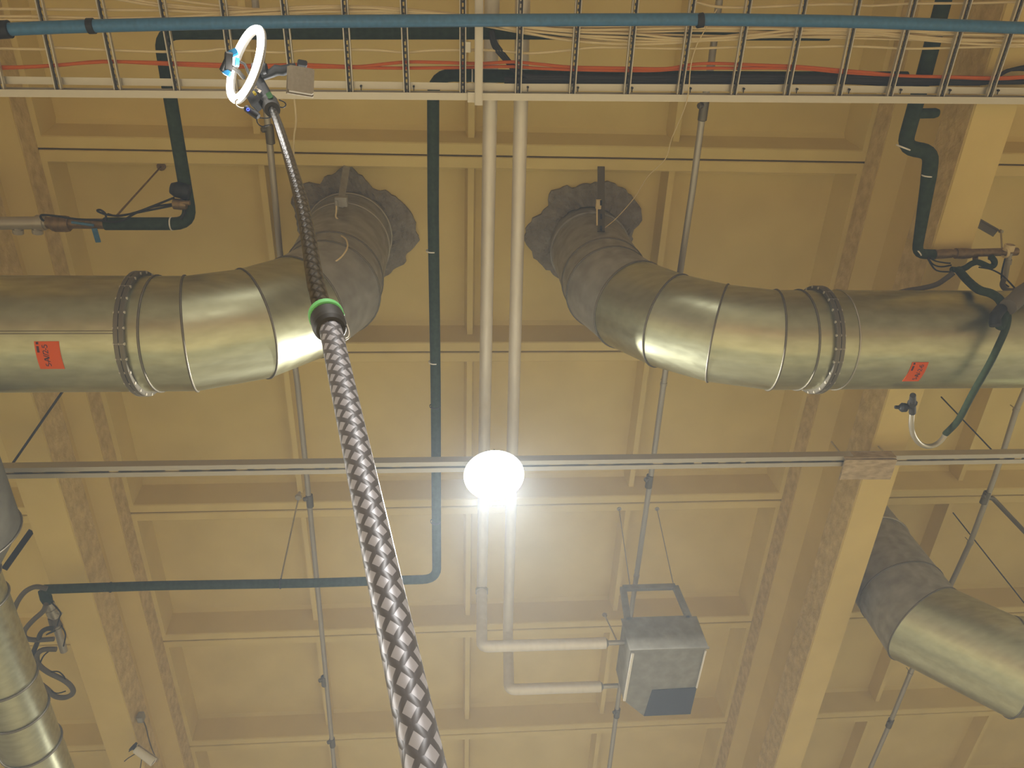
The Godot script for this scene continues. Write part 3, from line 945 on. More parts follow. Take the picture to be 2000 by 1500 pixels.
	solo("drain_hose", b, M.green, "dark green hose bent in a U under the right brown manifold", "hose")
	b = Mb.new()
	b.tube(smooth(P3([1872, 527, 4.2, 1890, 548, 4.05, 1912, 566, 3.86, 1935, 573, 3.82, 1952, 585, 3.76, 1962, 605, 3.69, 1960, 625, 3.64, 1952, 640, 3.61]), 4), 0.024, 12)
	solo("drain_hose", b, M.green, "thick dark green hose slanting down to the right duct's end", "hose")
	b = Mb.new()
	var hp := smooth(P3([1962, 606, 3.70, 1968, 618, 3.66, 1964, 642, 3.61, 1950, 675, 3.57, 1932, 712, 3.55, 1900, 768, 3.58, 1872, 820, 3.68, 1847, 847, 3.8]), 5)
	b.tube(hp, 0.019, 12)
	solo("drain_hose", b, M.green, "dark green hose hanging across the right duct beside its label", "hose")
	b = Mb.new()
	b.tube(smooth(P3([1956, 603, 3.68, 1949, 611, 3.65, 1943, 622, 3.61, 1944, 636, 3.58]), 4), 0.03, 12)
	solo("drain_hose", b, M.black, "short black hose stub in front of the right duct's end", "hose")
	b = Mb.new()
	b.tube(smooth(P3([1847, 847, 3.8, 1840, 858, 3.79, 1828, 868, 3.78, 1812, 872, 3.77, 1796, 866, 3.76, 1784, 850, 3.75, 1780, 830, 3.75, 1781, 805, 3.76]), 4), 0.0155, 12)
	solo("drain_hose", b, M.steel, "grey hose hanging in a U under the right duct", "hose")
	o = thing("drain_valve", "black drain valve under the right duct", "valve", at(1780, 790, 3.72))
	b = Mb.new()
	b.tube([at(1783, 772, 3.68), at(1782, 788, 3.72), at(1782, 806, 3.75)], [0.017, 0.02, 0.02], 10)
	b.lathe(at(1782, 787, 3.71), Vector3.UP, [[0.0, -0.012], [0.026, -0.012], [0.026, 0.012], [0, 0.012]], 8)
	part("body", b, M.dark, o)
	b = Mb.new()
	b.tube([at(1778, 795, 3.72), at(1766, 796, 3.72)], 0.013, 8)
	b.lathe(at(1768, 796, 3.72), Vector3(-1, 0.1, 0), [[0, -0.01], [0.026, -0.006], [0.028, 0.02], [0.018, 0.032], [0.012, 0.036], [0.01, 0.06], [0, 0.06]], 10)
	part("knob", b, M.black, o)
	b = Mb.new()
	b.tube(smooth(P([1862, 533, 1846, 545, 1828, 556, 1800, 563, 1775, 567, 1750, 573, 1735, 577], 4.27), 4), 0.016, 10)
	solo("drain_hose", b, M.rubber, "brown ribbed hose sagging over the right duct", "hose")
	b = Mb.new()
	b.tube(smooth(P3([2040, 545, 3.9, 2000, 570, 3.78, 1985, 585, 3.72, 1968, 600, 3.66]), 4), 0.045, 14)
	solo("drain_hose", b, M.rubber, "thick grey hose coming in above the right duct's end", "hose")
	b = Mb.new()
	b.tube(smooth(P([1961, 545, 1958, 556, 1966, 566, 1985, 566, 2030, 545], 4.25), 4), 0.016, 10)
	solo("drain_hose", b, M.rubber, "thin grey hose under the right manifold's drop", "hose")
	var kw2 := [[1812, 503, 1822, 516, 1838, 521, 1858, 518], [1816, 504, 1828, 510, 1844, 513, 1856, 514], [1812, 505, 1824, 524, 1836, 530, 1856, 531], [1912, 522, 1935, 526, 1952, 534, 1960, 540, 1975, 555, 1988, 570], [1963, 505, 1957, 530, 1957, 548, 1970, 560]]
	for i in kw2.size():
		b = Mb.new()
		b.tube(smooth(P(kw2[i], 4.28), 4), 0.005, 6)
		solo("control_cable", b, M.black, ["middle of three thin black cables below the right pipe elbow", "uppermost of three thin black cables below the right pipe elbow", "lowest of three thin black cables below the right pipe elbow", "thin black cable from the U hose to the thick grey hose", "thin black cable down the right manifold's drop"][i], "cable")
	o = thing("hanger_bracket", "tilted grey angle bracket above the right brown manifold", "bracket", at(1930, 445, 4.9))
	b = Mb.new()
	b.bar(at(1898, 428, 4.95), at(1945, 455, 4.95), Vector3.UP, 0.06, 0.006, 0.001)
	b.bar(at(1900, 421, 4.96), at(1950, 450, 4.96), Vector3.UP, 0.008, 0.05, 0.001)
	part("angle_plate", b, M.flange, o)
	b = Mb.new()
	b.tube([at(1955, 452, 4.95), at(1957, 484, 4.38)], 0.006, 6)
	b.lathe(at(1955, 452, 4.93), Vector3.UP, [[0, -0.01], [0.014, -0.01], [0.014, 0.01], [0, 0.01]], 6)
	part("rod", b, M.steel, o)
	# the bundle at the end of the middle loop, lower left
	o = thing("condensate_manifold", "grey hanging manifold with tied hoses at the green pipe's left end", "manifold", at(115, 1250, 4.3))
	b = Mb.new()
	b.tube([at(84, 1152, 4.42), at(90, 1168, 4.4), at(96, 1182, 4.38)], [0.034, 0.04, 0.03], 12)
	part("elbow", b, M.green, o)
	b = Mb.new()
	b.tube([at(96, 1178, 4.38), at(108, 1206, 4.36)], 0.034, 12)
	b.lathe(at(100, 1190, 4.37), at(108, 1206, 4.36) - at(100, 1190, 4.37), [[0, 0], [0.045, 0], [0.045, 0.05], [0, 0.05]], 8)
	b.bar(at(112, 1196, 4.33), at(121, 1200, 4.33), Vector3.UP, 0.03, 0.012, 0.003)
	part("valve", b, M.steel, o)
	b = Mb.new()
	b.tube([at(103, 1205, 4.36), at(111, 1226, 4.35)], [0.034, 0.042], 12)
	part("sleeve", b, M.rubber, o)
	b = Mb.new()
	b.tube([at(110, 1222, 4.34), at(125, 1272, 4.32)], 0.026, 14)
	b.lathe(at(111, 1225, 4.34), at(125, 1272, 4.32) - at(111, 1225, 4.34), [[0.026, 0], [0.033, 0.003], [0.033, 0.02], [0.026, 0.023]], 14)
	part("pipe", b, M.conduit, o)
	var hoses := [[[92, 1150, 70, 1146, 50, 1155, 36, 1172, 28, 1190, 22, 1210], 0.022, "grey hose arching from the green pipe's left end to the slim duct"],
		[[90, 1180, 84, 1194, 64, 1212, 48, 1232, 50, 1246, 70, 1250, 105, 1248], 0.022, "dark hose looping left of the hanging grey manifold"],
		[[106, 1228, 92, 1228, 80, 1236, 74, 1252, 64, 1276, 52, 1300, 44, 1318, 34, 1328], 0.021, "dark hose running from the hanging manifold down to the hose knot"],
		[[110, 1268, 84, 1269, 72, 1280, 76, 1298, 94, 1313, 124, 1328, 140, 1342, 142, 1354, 128, 1362, 108, 1360, 92, 1346, 70, 1330, 50, 1324], 0.024, "grey hose swinging right in a wide loop below the hanging manifold"],
		[[-30, 1328, 0, 1328, 24, 1328, 48, 1318], 0.028, "dark green hose tied across the slim duct"]]
	for e in hoses:
		b = Mb.new()
		b.tube(smooth(P(e[0], 4.2), 4), e[1] * 0.78, 10)
		solo("drain_hose", b, M.green if e[0][0] < 0 else (M.dark if e[1] < 0.022 else M.rubber), e[2], "hose")
	b = Mb.new()
	b.lathe(at(46, 1322, 4.2), at(60, 1318, 4.2) - at(30, 1328, 4.2), [[0, -0.06], [0.035, -0.05], [0.044, 0.0], [0.035, 0.05], [0, 0.06]], 12)
	solo("tape_wrap", b, M.black, "black tape knot binding the hoses on the slim duct", "tape")
	var kw3 := [[100, 1176, 118, 1196, 116, 1206, 112, 1222], [104, 1232, 90, 1240, 108, 1232], [120, 1222, 128, 1240, 124, 1262], [104, 1266, 86, 1280, 78, 1296], [52, 1332, 62, 1344, 76, 1346, 92, 1345, 110, 1354, 128, 1350], [100, 1312, 114, 1312, 124, 1320, 128, 1328]]
	for i in kw3.size():
		b = Mb.new()
		b.tube(smooth(P(kw3[i], 4.2), 4), 0.005, 6)
		solo("control_cable", b, M.black, ["thin black cable curving beside the hanging manifold's valve", "short thin black cable crossing the dark hose", "thin black cable along the hanging manifold's right side", "thin black cable inside the grey hose loop's start", "thin black cable from the hose knot to the wide loop", "thin black cable bridging the top of the wide hose loop"][i], "cable")
	b = Mb.new()
	b.bar(at(62, 1036, 5.0), at(8, 1112, 4.75), Vector3(0.6, 0.3, 0.7), 0.045, 0.02, 0.003)
	solo("slotted_strut", b, M.black, "black slotted strut slanting behind the slim left duct", "strut")

func wrapped_pipes() -> void:
	var o := thing("wrapped_pipe", "white wrapped heating pipe, left one of the pair above the lamp", "pipe", at(950, 600, 4.68))
	var b := Mb.new()
	var pts := [at(962, -60, 4.68), at(957, 220, 4.68), at(941, 1148, 4.68), at(941, 1263, 4.08), at(1183, 1256, 4.08)]
	b.tube(bent(pts, 0.05, 4), 0.042, 18)
	part("wrapping", b, M.wrap, o)
	b = Mb.new()
	b.lathe(at(941, 1152, 4.66), pts[3] - pts[2], [[0.04, 0.0], [0.052, 0.0], [0.052, 0.03], [0.04, 0.03]], 10)
	b.lathe(at(941, 1165, 4.6), pts[3] - pts[2], [[0.04, 0.0], [0.046, 0.0], [0.046, 0.05], [0.04, 0.05]], 10)
	part("valve", b, M.steel, o)
	b = Mb.new()
	b.tube([at(1180, 1256, 4.08), at(1190, 1255.5, 4.08), w(1.30, 4.08, at(1180, 1256, 4.08).z - 0.0)], 0.018, 12)
	b.lathe(at(1183, 1256, 4.08), Vector3.RIGHT, [[0.042, -0.01], [0.03, 0.012], [0.018, 0.02]], 14)
	part("heater_connection", b, M.steel, o)
	o = thing("wrapped_pipe", "white wrapped heating pipe, right one of the pair above the lamp", "pipe", at(1010, 600, 4.55))
	b = Mb.new()
	pts = [at(1022, -60, 4.68), at(1017, 220, 4.68), at(992, 1232, 4.68), at(994, 1347, 4.09), at(1173, 1341, 4.09)]
	b.tube(bent(pts, 0.05, 4), 0.042, 18)
	part("wrapping", b, M.wrap, o)
	b = Mb.new()
	b.tube([at(1171, 1341, 4.09), at(1185, 1340, 4.09), at(1207, 1339, 4.09)], 0.018, 12)
	b.lathe(at(1173, 1341, 4.09), Vector3.RIGHT, [[0.042, -0.01], [0.03, 0.012], [0.018, 0.02]], 14)
	part("heater_connection", b, M.steel, o)

func conduits() -> void:
	var h := 4.7
	var runs := [[[498, 0, 505, 60, 524, 250, 536, 375, 546, 490, 581, 750, 605, 990, 630, 1250, 653, 1500, 664, 1620], "thin steel conduit passing behind the left duct elbow", [[527, 262], [605, 978], [633, 1330], [649, 1450]]],
		[[1414, -60, 1405, 0, 1388, 130, 1373, 215, 1352, 375, 1327, 540, 1296, 750, 1277, 890, 1243, 1125, 1207, 1370, 1190, 1500, 1176, 1600], "thin steel conduit passing behind the right duct and the heater", [[1374, 216], [1268, 940], [1205, 1392]]],
		[[2030, 700, 2006, 752, 1985, 800, 1960, 880, 1943, 930, 1925, 980, 1895, 1060, 1860, 1135, 1778, 1315, 1735, 1420, 1700, 1500, 1660, 1590], "steel conduit right of the roof beam with a slanting branch", [[1924, 972], [1738, 1412]]]]
	for e in runs:
		h = 4.95 if e[0][0] == 498 else 4.7
		var pts := P(e[0], h)
		var o = thing("conduit", e[1], "conduit", pts[3])
		var b := Mb.new()
		b.tube(pts, 0.0205, 12)
		part("tube", b, M.conduit, o)
		for q in e[2]:
			b = Mb.new()
			var p = at(q[0], q[1], h)
			var d: Vector3 = (pts[-1] - pts[0]).normalized()
			b.lathe(p, d, [[0.02, -0.06], [0.027, -0.055], [0.027, 0.055], [0.02, 0.06]], 12)
			b.lathe(p - d * 0.03, Vector3(-0.8, -0.5, 0), [[0, 0], [0.018, 0.0], [0.018, 0.045], [0.012, 0.05], [0, 0.05]], 8)
			part("tee_fitting", b, M.flange, o)
		if e[0][0] == 2030:
			b = Mb.new()
			b.tube(bent([at(1922, 972, h), at(1938, 972, h), at(2050, 1090, h + 0.3)], 0.05), 0.019, 12)
			part("branch", b, M.flange, o)
		for k in [2, 6, 8]:
			b = Mb.new()
			var p: Vector3 = pts[mini(k, pts.size() - 1)]
			b.lathe(p, pts[-1] - pts[0], [[0.0205, -0.012], [0.024, -0.012], [0.024, 0.012], [0.0205, 0.012]], 12)
			b.tube([p + Vector3.UP * 0.02, p + Vector3.UP * 0.07], 0.004, 5)
			part("pipe_clip", b, M.steel, o)
	for e in [[1838, 775, 5.3, 1942, 884, 4.72, "thin rod slanting to the conduit above the trunking rail"], [1861, 1001, 5.4, 2010, 1190, 4.6, "thin rod slanting across the conduit right of the beam"]]:
		var b := Mb.new()
		b.tube([at(e[0], e[1], e[2]), at(e[3], e[4], e[5])], 0.006, 6)
		solo("brace_rod", b, M.dark, e[6], "rod")

func trunking() -> void:
	var h := 4.27
	var a := at(-60, 926, h)
	var c := at(2060, 895, h)
	var o := thing("trunking_rail", "slotted steel trunking rail carrying the glaring lamp across the bay", "rail", (a + c) / 2)
	var b := Mb.new()
	var x := 0.041
	b.extrude(a, c, Vector3.UP, PackedVector2Array([Vector2(-x, 0), Vector2(-0.008, 0), Vector2(-0.008, 0.012), Vector2(-0.011, 0.012), Vector2(-0.011, 0.003), Vector2(-x + 0.003, 0.003), Vector2(-x + 0.003, 0.06), Vector2(x - 0.003, 0.06), Vector2(x - 0.003, 0.003), Vector2(0.011, 0.003), Vector2(0.011, 0.012), Vector2(0.008, 0.012), Vector2(0.008, 0), Vector2(x, 0), Vector2(x, 0.063), Vector2(-x, 0.063)]))
	part("channel", b, M.zinc, o)
	b = Mb.new()
	var d := (c - a).normalized()
	var l := a.distance_to(c)
	var k := 0.1
	while k < l:
		var ln := rng.randf_range(0.03, 0.09)
		var p := a + d * k + Vector3(0, 0.014, rng.randf_range(-0.003, 0.003))
		b.bar(p, p + d * ln, Vector3.UP, rng.randf_range(0.004, 0.014), 0.006, 0.001)
		k += ln + rng.randf_range(0.04, 0.2)
	part("slot_wiring", b, M.cream, o).set_meta("kind", "stuff")
	o = thing("mounting_plate", "painted mounting plate fixed under the right roof beam over the trunking rail", "plate", at(1693, 912, 4.24))
	b = Mb.new()
	var q := at(1695, 916, 4.25)
	b.box(q + Vector3(0, 0.0, 0.0), Basis(Vector3.UP, 0.02), Vector3(0.375, 0.02, 0.165), 0.003)
	part("board", b, M.plate, o)
	b = Mb.new()
	b.bar(q + Vector3(-0.19, 0.04, 0.092), q + Vector3(0.185, 0.04, 0.092), Vector3.UP, 0.006, 0.08, 0.002)
	b.bar(q + Vector3(-0.185, -0.008, 0.08), q + Vector3(-0.185, -0.008, -0.08), Vector3.UP, 0.01, 0.012, 0.002)
	part("lip", b, M.plate, o)
	b = Mb.new()
	for s in [-1, 1]:
		b.tube([q + Vector3(0.16 * s, 0.0, 0.06), q + Vector3(0.16 * s, 0.26, 0.06)], 0.006, 6)
	part("bolt", b, M.zinc, o)

# ---------------------------------------------------------------- cables lying in the ladder
func cables() -> void:
	var h := 4.345
	var white := [
		[-20, 17, 85, 18, 185, 19, 310, 20, 430, 24, 560, 18, 700, 14, 800, 22, 900, 30, 1000, 47, 1120, 58, 1330, 55, 1500, 56, 1700, 60, 2020, 62],
		[-20, 32, 75, 32, 190, 35, 310, 34, 430, 27, 560, 15, 660, 12, 780, 17, 905, 32, 1020, 52, 1120, 62, 1235, 66, 1340, 76, 1450, 70, 1560, 58, 1700, 57, 1850, 66, 2020, 70],
		[-20, 38, 100, 39, 200, 40, 320, 37, 440, 31, 560, 24, 680, 22, 800, 22, 920, 40, 1020, 58, 1115, 68, 1225, 73, 1340, 79, 1450, 76, 1580, 62, 1700, 62, 1840, 75, 2020, 81],
		[215, -4, 306, 11, 425, 22, 520, 28, 640, 22, 780, 24, 900, 33, 1020, 62, 1115, 79, 1225, 86, 1330, 83, 1450, 72, 1560, 66, 1680, 65, 1790, 74, 1900, 80, 2020, 78],
		[245, -4, 312, 7, 430, 18, 540, 21, 660, 17, 790, 19, 905, 30, 1010, 54, 1120, 70, 1240, 80, 1340, 79, 1460, 66, 1580, 60, 1700, 66, 1800, 78, 1930, 87, 2020, 86],
		[322, -3, 430, 11, 520, 19, 640, 14, 760, 16, 880, 28, 1000, 44, 1120, 52, 1300, 51, 1480, 52, 1640, 54, 1800, 60, 2020, 66],
		[-20, 94, 85, 96, 112, 93, 200, 97, 320, 101, 400, 99, 440, 95, 515, 101, 560, 102, 600, 98, 720, 97, 790, 102, 850, 98, 960, 98, 1030, 104, 1110, 98, 1175, 92, 1330, 95, 1440, 92, 1560, 92, 1660, 90, 1780, 95, 1900, 92, 2020, 90],
		[1360, 4, 1400, 13, 1470, 14, 1560, 10, 1650, 8, 1700, 11, 1780, 7, 1900, 6, 2020, 2]]
	var wl := ["white cable nearest the blue pipe along the ladder's outer side", "white cable crossing from above the blue pipe to below it", "white cable lowest of the left white bundle over the ladder", "white cable entering over the second rung and sagging mid-ladder", "white cable beside the sagging one, entering at the second rung gap", "white cable entering over the third rung gap of the ladder", "single wavy white cable between the blue pipe and the orange cables", "white cable at the outer corner of the ladder beyond the conduit"]
	for i in white.size():
		var b := Mb.new()
		b.tube(smooth(P(white[i], h + 0.003 * i), 4), 0.0065, 7)
		solo("data_cable", b, M.cream, wl[i], "cable", "white cables in the ladder")
	for k in 5:
		var b := Mb.new()
		var p := []
		for x in range(460, 2061, 100):
			var y := 21.0 + 5.0 * sin(x * 0.006 + k) + k * 2.0 if x < 860 else lerpf(26 + k * 2.0, 60 + 4.0 * k, clampf((x - 860) / 260.0, 0, 1)) + 4.0 * sin(x * 0.007 + k * 1.7)
			p.append(at(x, y, h + 0.004 * k + 0.012))
		b.tube(smooth(p, 3), 0.006, 6)
		solo("data_cable", b, M.cream, "thin white cable in the loose bundle that dips under the blue pipe", "cable", "loose white bundle in the ladder")
	var orange := [[-20, 130, 30, 131, 100, 128, 200, 121, 300, 122, 400, 125, 500, 128, 580, 126, 640, 128, 700, 130, 760, 124, 800, 121, 860, 122, 940, 124, 1000, 121, 1060, 126, 1115, 131, 1220, 133, 1300, 134, 1350, 126, 1400, 124, 1480, 127, 1560, 130, 1640, 137, 1700, 142, 1760, 148, 1850, 150, 1950, 152, 2020, 148],
		[-20, 134, 35, 132, 110, 128, 200, 120, 300, 124, 430, 130, 520, 131, 640, 131, 690, 132, 790, 133, 900, 132, 1000, 130, 1060, 134, 1160, 137, 1270, 138, 1340, 134, 1440, 133, 1560, 134, 1640, 141, 1720, 146, 1850, 151, 1950, 154, 2020, 150]]
	for i in 2:
		var b := Mb.new()
		b.tube(smooth(P(orange[i], h + 0.006 * i), 4), 0.0085, 8)
		solo("fibre_cable", b, M.orange, ["orange cable that lies upper of the two over the middle rungs", "orange cable that lies lower of the two over the middle rungs"][i], "cable", "orange cables in the ladder")
	for k in 6:
		var b := Mb.new()
		var p := []
		if k < 3:
			p = P([957 + k * 3, 60, 961 + k * 3, 82 - k, 968 + k * 5, 97, 990 + k * 4, 122, 1008 + k * 4, 143 - k * 2, 1040, 149 + k * 3], h + 0.02)
		else:
			p = P([985, 145 + k * 3, 1040, 146 + k * 3], h + 0.02)
		var q := [1120, 1220, 1330, 1440, 1560, 1660, 1740, 1840, 1925]
		for i in q.size():
			p.append(at(q[i], 149.0 + 2.6 * k + 1.2 * sin(i * 1.7 + k * 2) + (2.0 if i > 5 else 0.0), h + 0.02))
		if k % 2:
			p.append_array(P([1950, 148, 1975, 136, 2030, 122 + 3 * k], h + 0.03))
		else:
			p.append_array(P([1980, 158 + k, 2030, 157 + k], h + 0.02))
		b.tube(smooth(p, 4), 0.0095, 8)
		solo("power_cable", b, M.black, "black power cable in the bundle along the ladder's inner side" if k < 5 else "black power cable nearest the pale strip in the ladder bundle", "cable", "black cables in the ladder" if k < 5 else "")
	var b := Mb.new()
	b.tube(smooth(P3([1400, 18, 4.26, 1376, 60, 4.25, 1360, 90, 4.25, 1349, 130, 4.25, 1341, 200, 4.27, 1312, 270, 4.5, 1300, 310, 4.6, 1265, 345, 4.75, 1240, 385, 4.9, 1205, 425, 5.0, 1181, 445, 5.05]), 4), 0.003, 6)
	solo("loose_wire", b, M.cream, "thin pale wire hanging from the ladder to the right duct's riser", "wire")
	b = Mb.new()
	b.tube(smooth(P3([574, 186, 4.3, 577, 215, 4.35, 578, 240, 4.4, 574, 270, 4.5, 574, 320, 4.7, 578, 380, 5.0]), 4), 0.0055, 6)
	solo("loose_wire", b, M.cream, "pale wire hanging straight behind the grey square panel", "wire")

# ---------------------------------------------------------------- the braided pole with the ring light on its top
func aim(n: Vector3, up: Vector3) -> Basis:
	var z := n.normalized()
	var x := up.cross(z).normalized()
	return Basis(x, z.cross(x), z)
func pole() -> void:
	var A := far(830, 1500, 0.80)
	var B := far(645, 640, 1.55)
	var T := far(528, 205, 2.72)
	var low := A + (A - B) * (A.y - 0.03) / (B.y - A.y)
	var o := thing("inspection_pole", "long grey braided pole held up from below with a green clip ring", "pole", low)
	var b := Mb.new()
	b.tube([low, A, A.lerp(B, 0.33), A.lerp(B, 0.66), B], 0.0225, 28, false, 27.0)
	part("lower_tube", b, M.braid, o)
	b = Mb.new()
	var m1 := far(618, 560, 1.71)
	var m2 := far(590, 400, 2.06)
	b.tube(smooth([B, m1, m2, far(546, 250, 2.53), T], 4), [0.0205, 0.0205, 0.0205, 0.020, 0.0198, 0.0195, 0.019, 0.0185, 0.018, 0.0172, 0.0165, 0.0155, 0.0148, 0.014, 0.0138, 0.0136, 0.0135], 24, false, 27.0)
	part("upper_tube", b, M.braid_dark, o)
	var d := (m1 - B).normalized()
	b = Mb.new()
	b.lathe(B, d, [[0.0225, -0.012], [0.029, -0.01], [0.0335, 0.0], [0.0345, 0.012], [0.0345, 0.04], [0.030, 0.046], [0.02, 0.048]], 28)
	part("clamp", b, M.dark, o, "dark clamp collar")
	b = Mb.new()
	b.lathe(B + d * 0.05, d, [[0.02, -0.004], [0.0335, -0.004], [0.036, -0.002], [0.036, 0.012], [0.0335, 0.014], [0.02, 0.014]], 28)
	b.box(B + d * 0.055 + CR * 0.03 - CF * 0.012, aim(-CF, d), Vector3(0.02, 0.012, 0.006))
	part("clip_ring", b, M.lime, o, "bright green clip ring")
	b = Mb.new()
	b.tube(smooth([B + d * 0.04 + CR * 0.034, B + CR * 0.035 - d * 0.01, B - d * 0.04 + CR * 0.03, B - d * 0.05 + CR * 0.022], 4), 0.0025, 6)
	part("clip_wire", b, M.steel, o)
	# head of the pole
	var dt := (T - far(546, 250, 2.53)).normalized()
	o = thing("pole_head", "black clamp head with battery box on the pole's top", "pole head", T)
	b = Mb.new()
	b.lathe(T - dt * 0.03, dt, [[0.014, -0.03], [0.027, -0.028], [0.03, 0.0], [0.03, 0.06], [0.024, 0.07], [0.02, 0.075], [0.0, 0.075]], 20)
	part("socket", b, M.dark, o)
	b = Mb.new()
	b.tube([T + dt * 0.02, far(516, 178, 2.78), far(506, 160, 2.8), far(502, 142, 2.8), far(504, 128, 2.8)], [0.022, 0.02, 0.02, 0.022, 0.017], 14)
	b.lathe(far(507, 134, 2.78), CR, [[0, -0.025], [0.019, -0.025], [0.022, -0.015], [0.022, 0.015], [0.018, 0.025], [0, 0.025]], 14)
	part("ball_joint", b, M.black, o)
	b = Mb.new()
	var bb := aim(CR * -0.35 - CF * 0.8 + CU * 0.3, CR * -0.6 + CU * 0.8)
	b.box(far(497, 191, 2.72), bb, Vector3(0.04, 0.105, 0.03), 0.005)
	part("battery_box", b, M.black, o)
	b = Mb.new()
	b.box(far(497, 182, 2.69), bb, Vector3(0.008, 0.016, 0.008), 0.001)
	part("tag", b, mat(c8(220, 200, 50), 0.5), o, "small yellow tag")
	b = Mb.new()
	for e in [[482, 165, 0.006, 0.012], [487, 161, 0.005, 0.005], [493, 166, 0.012, 0.011], [499, 171, 0.004, 0.014], [502, 173, 0.013, 0.004], [507, 178, 0.010, 0.010]]:
		b.box(far(e[0], e[1], 2.66), aim(-CF, CU).rotated(CF, 0.62), Vector3(e[2], e[3], 0.001), 0.0003)
	part("lettering", b, M.white, o, "small white marks")
	b = Mb.new()
	b.box(far(527, 187, 2.68), aim(-CF, dt), Vector3(0.018, 0.022, 0.012), 0.003)
	part("clip", b, mat(c8(58, 110, 62), 0.6), o, "green clip")
	b = Mb.new()
	for c in [[[545, 195, 556, 200, 558, 206, 552, 210, 540, 207], 2.7], [[501, 228, 503, 240, 512, 247, 526, 244], 2.68], [[506, 230, 520, 231, 530, 229], 2.68]]:
		var p := []
		for i in range(0, c[0].size(), 2):
			p.append(far(c[0][i], c[0][i + 1], c[1]))
		b.tube(smooth(p, 4), 0.0022, 6)
	part("lead", b, M.black, o)
	o = thing("remote_switch", "small black inline switch with a blue pilot light under the ring light", "switch", far(491, 216, 2.66))
	b = Mb.new()
	var s0 := far(479, 210, 2.66)
	var s1 := far(505, 228, 2.66)
	b.tube([s0, s0.lerp(s1, 0.08), s0.lerp(s1, 0.9), s1], [0.008, 0.012, 0.013, 0.009], 12)
	part("housing", b, M.black, o)
	b = Mb.new()
	b.lathe(far(484.5, 214, 2.644), -CF, [[0.0035, 0], [0.0055, 0], [0.0055, 0.002], [0.0035, 0.002]], 14)
	part("pilot_light", b, M.pilot, o, "glowing blue dot")
	b = Mb.new()
	var wp := []
	for q in [[465, 194], [460, 198], [462, 206], [470, 211], [479, 211]]:
		wp.append(far(q[0], q[1], 2.66))
	b.tube(smooth(wp, 4), 0.0028, 6)
	part("lead", b, M.steel, o)
	# ring light
	var C := far(478, 125, 2.72)
	var eye := (EYE - C).normalized()
	var side := -CR * 0.908 + CU * 0.42
	side = (side - eye * side.dot(eye)).normalized()
	var n := (eye * 0.29 + side * 0.957).normalized()
	o = thing("ring_light", "tilted glowing white ring light on the pole's top", "ring light", C)
	b = Mb.new()
	b.lathe(C, n, [[0.110, -0.006], [0.111, 0.003], [0.117, 0.010], [0.124, 0.012], [0.132, 0.009], [0.138, 0.002], [0.139, -0.006]], 64)
	part("diffuser", b, M.glow, o, "glowing ring")
	b = Mb.new()
	b.lathe(C, n, [[0.110, -0.006], [0.111, -0.013], [0.117, -0.018], [0.13, -0.018], [0.139, -0.014], [0.1405, -0.006]], 64)
	part("housing", b, mat(c8(150, 146, 138), 0.5), o)
	b = Mb.new()
	b.tube([C - (CU * 0.9 - CR * 0.4) * 0.112, C, C + n * 0.03], 0.005, 8)
	part("stem", b, M.dark, o)
	for k in 4:
		var l := OmniLight3D.new()
		l.name = "ring_glow"
		var e := n.cross(Vector3.UP).normalized()
		l.light_energy = RING_ENERGY * 3.0
		l.light_color = c8(255, 250, 244)
		l.light_size = 0.03
		l.omni_range = 20
		l.omni_attenuation = 2.0
		l.shadow_enabled = true
		o.add_child(l, true)
		l.position = (e * cos(TAU * k / 4) + n.cross(e) * sin(TAU * k / 4)) * 0.122 + n * 0.045
	o = thing("phone_clamp", "blue and black phone clamp in front of the ring light", "clamp", far(450, 122, 2.62))
	var pb := aim(-CF * 0.5 - CR * 0.8, CU * 0.9 + CR * 0.42)
	b = Mb.new()
	b.box(far(446, 121, 2.62), pb, Vector3(0.03, 0.062, 0.022), 0.006)
	b.lathe(far(439, 124, 2.61), CU * 0.9 + CR * 0.42, [[0, -0.03], [0.008, -0.026], [0.008, 0.026], [0, 0.03]], 10)
	part("body", b, M.black, o)
	b = Mb.new()
	b.box(far(456, 103, 2.62), aim(-CF, CU * 0.9 - CR * 0.4), Vector3(0.028, 0.02, 0.012), 0.003)
	b.box(far(463, 121, 2.62), pb, Vector3(0.012, 0.03, 0.012), 0.003)
	b.box(far(443, 142, 2.62), aim(-CF, CU * 0.9 + CR * 0.5), Vector3(0.026, 0.018, 0.014), 0.003)
	part("jaw", b, M.sky_blue, o, "bright blue jaws")
	b = Mb.new()
	b.tube([far(452, 130, 2.62), far(466, 140, 2.66), far(476, 152, 2.7)], 0.007, 8)
	part("arm", b, M.dark, o)
	o = thing("flat_antenna", "grey square flat panel on a black arm beside the ring light", "panel", far(588, 155, 2.74))
	var ab := aim(-CF + CR * 0.35 + CU * 0.1, CU + CR * 0.05)
	b = Mb.new()
	b.box(far(588, 157, 2.74), ab, Vector3(0.088, 0.094, 0.014), 0.005)
	part("panel", b, M.panel, o)
	b = Mb.new()
	b.box(far(587, 157, 2.74) - ab.z * 0.012, ab, Vector3(0.094, 0.1, 0.008), 0.003)
	part("back_cover", b, M.panel, o)
	b = Mb.new()
	b.tube([far(512, 150, 2.8), far(530, 143, 2.8), far(540, 137, 2.8), far(552, 138, 2.8), far(578, 130, 2.8)], [0.014, 0.016, 0.02, 0.019, 0.013], 10)
	b.box(far(590, 126, 2.79), ab, Vector3(0.034, 0.02, 0.03), 0.004)
	part("arm", b, M.black, o)

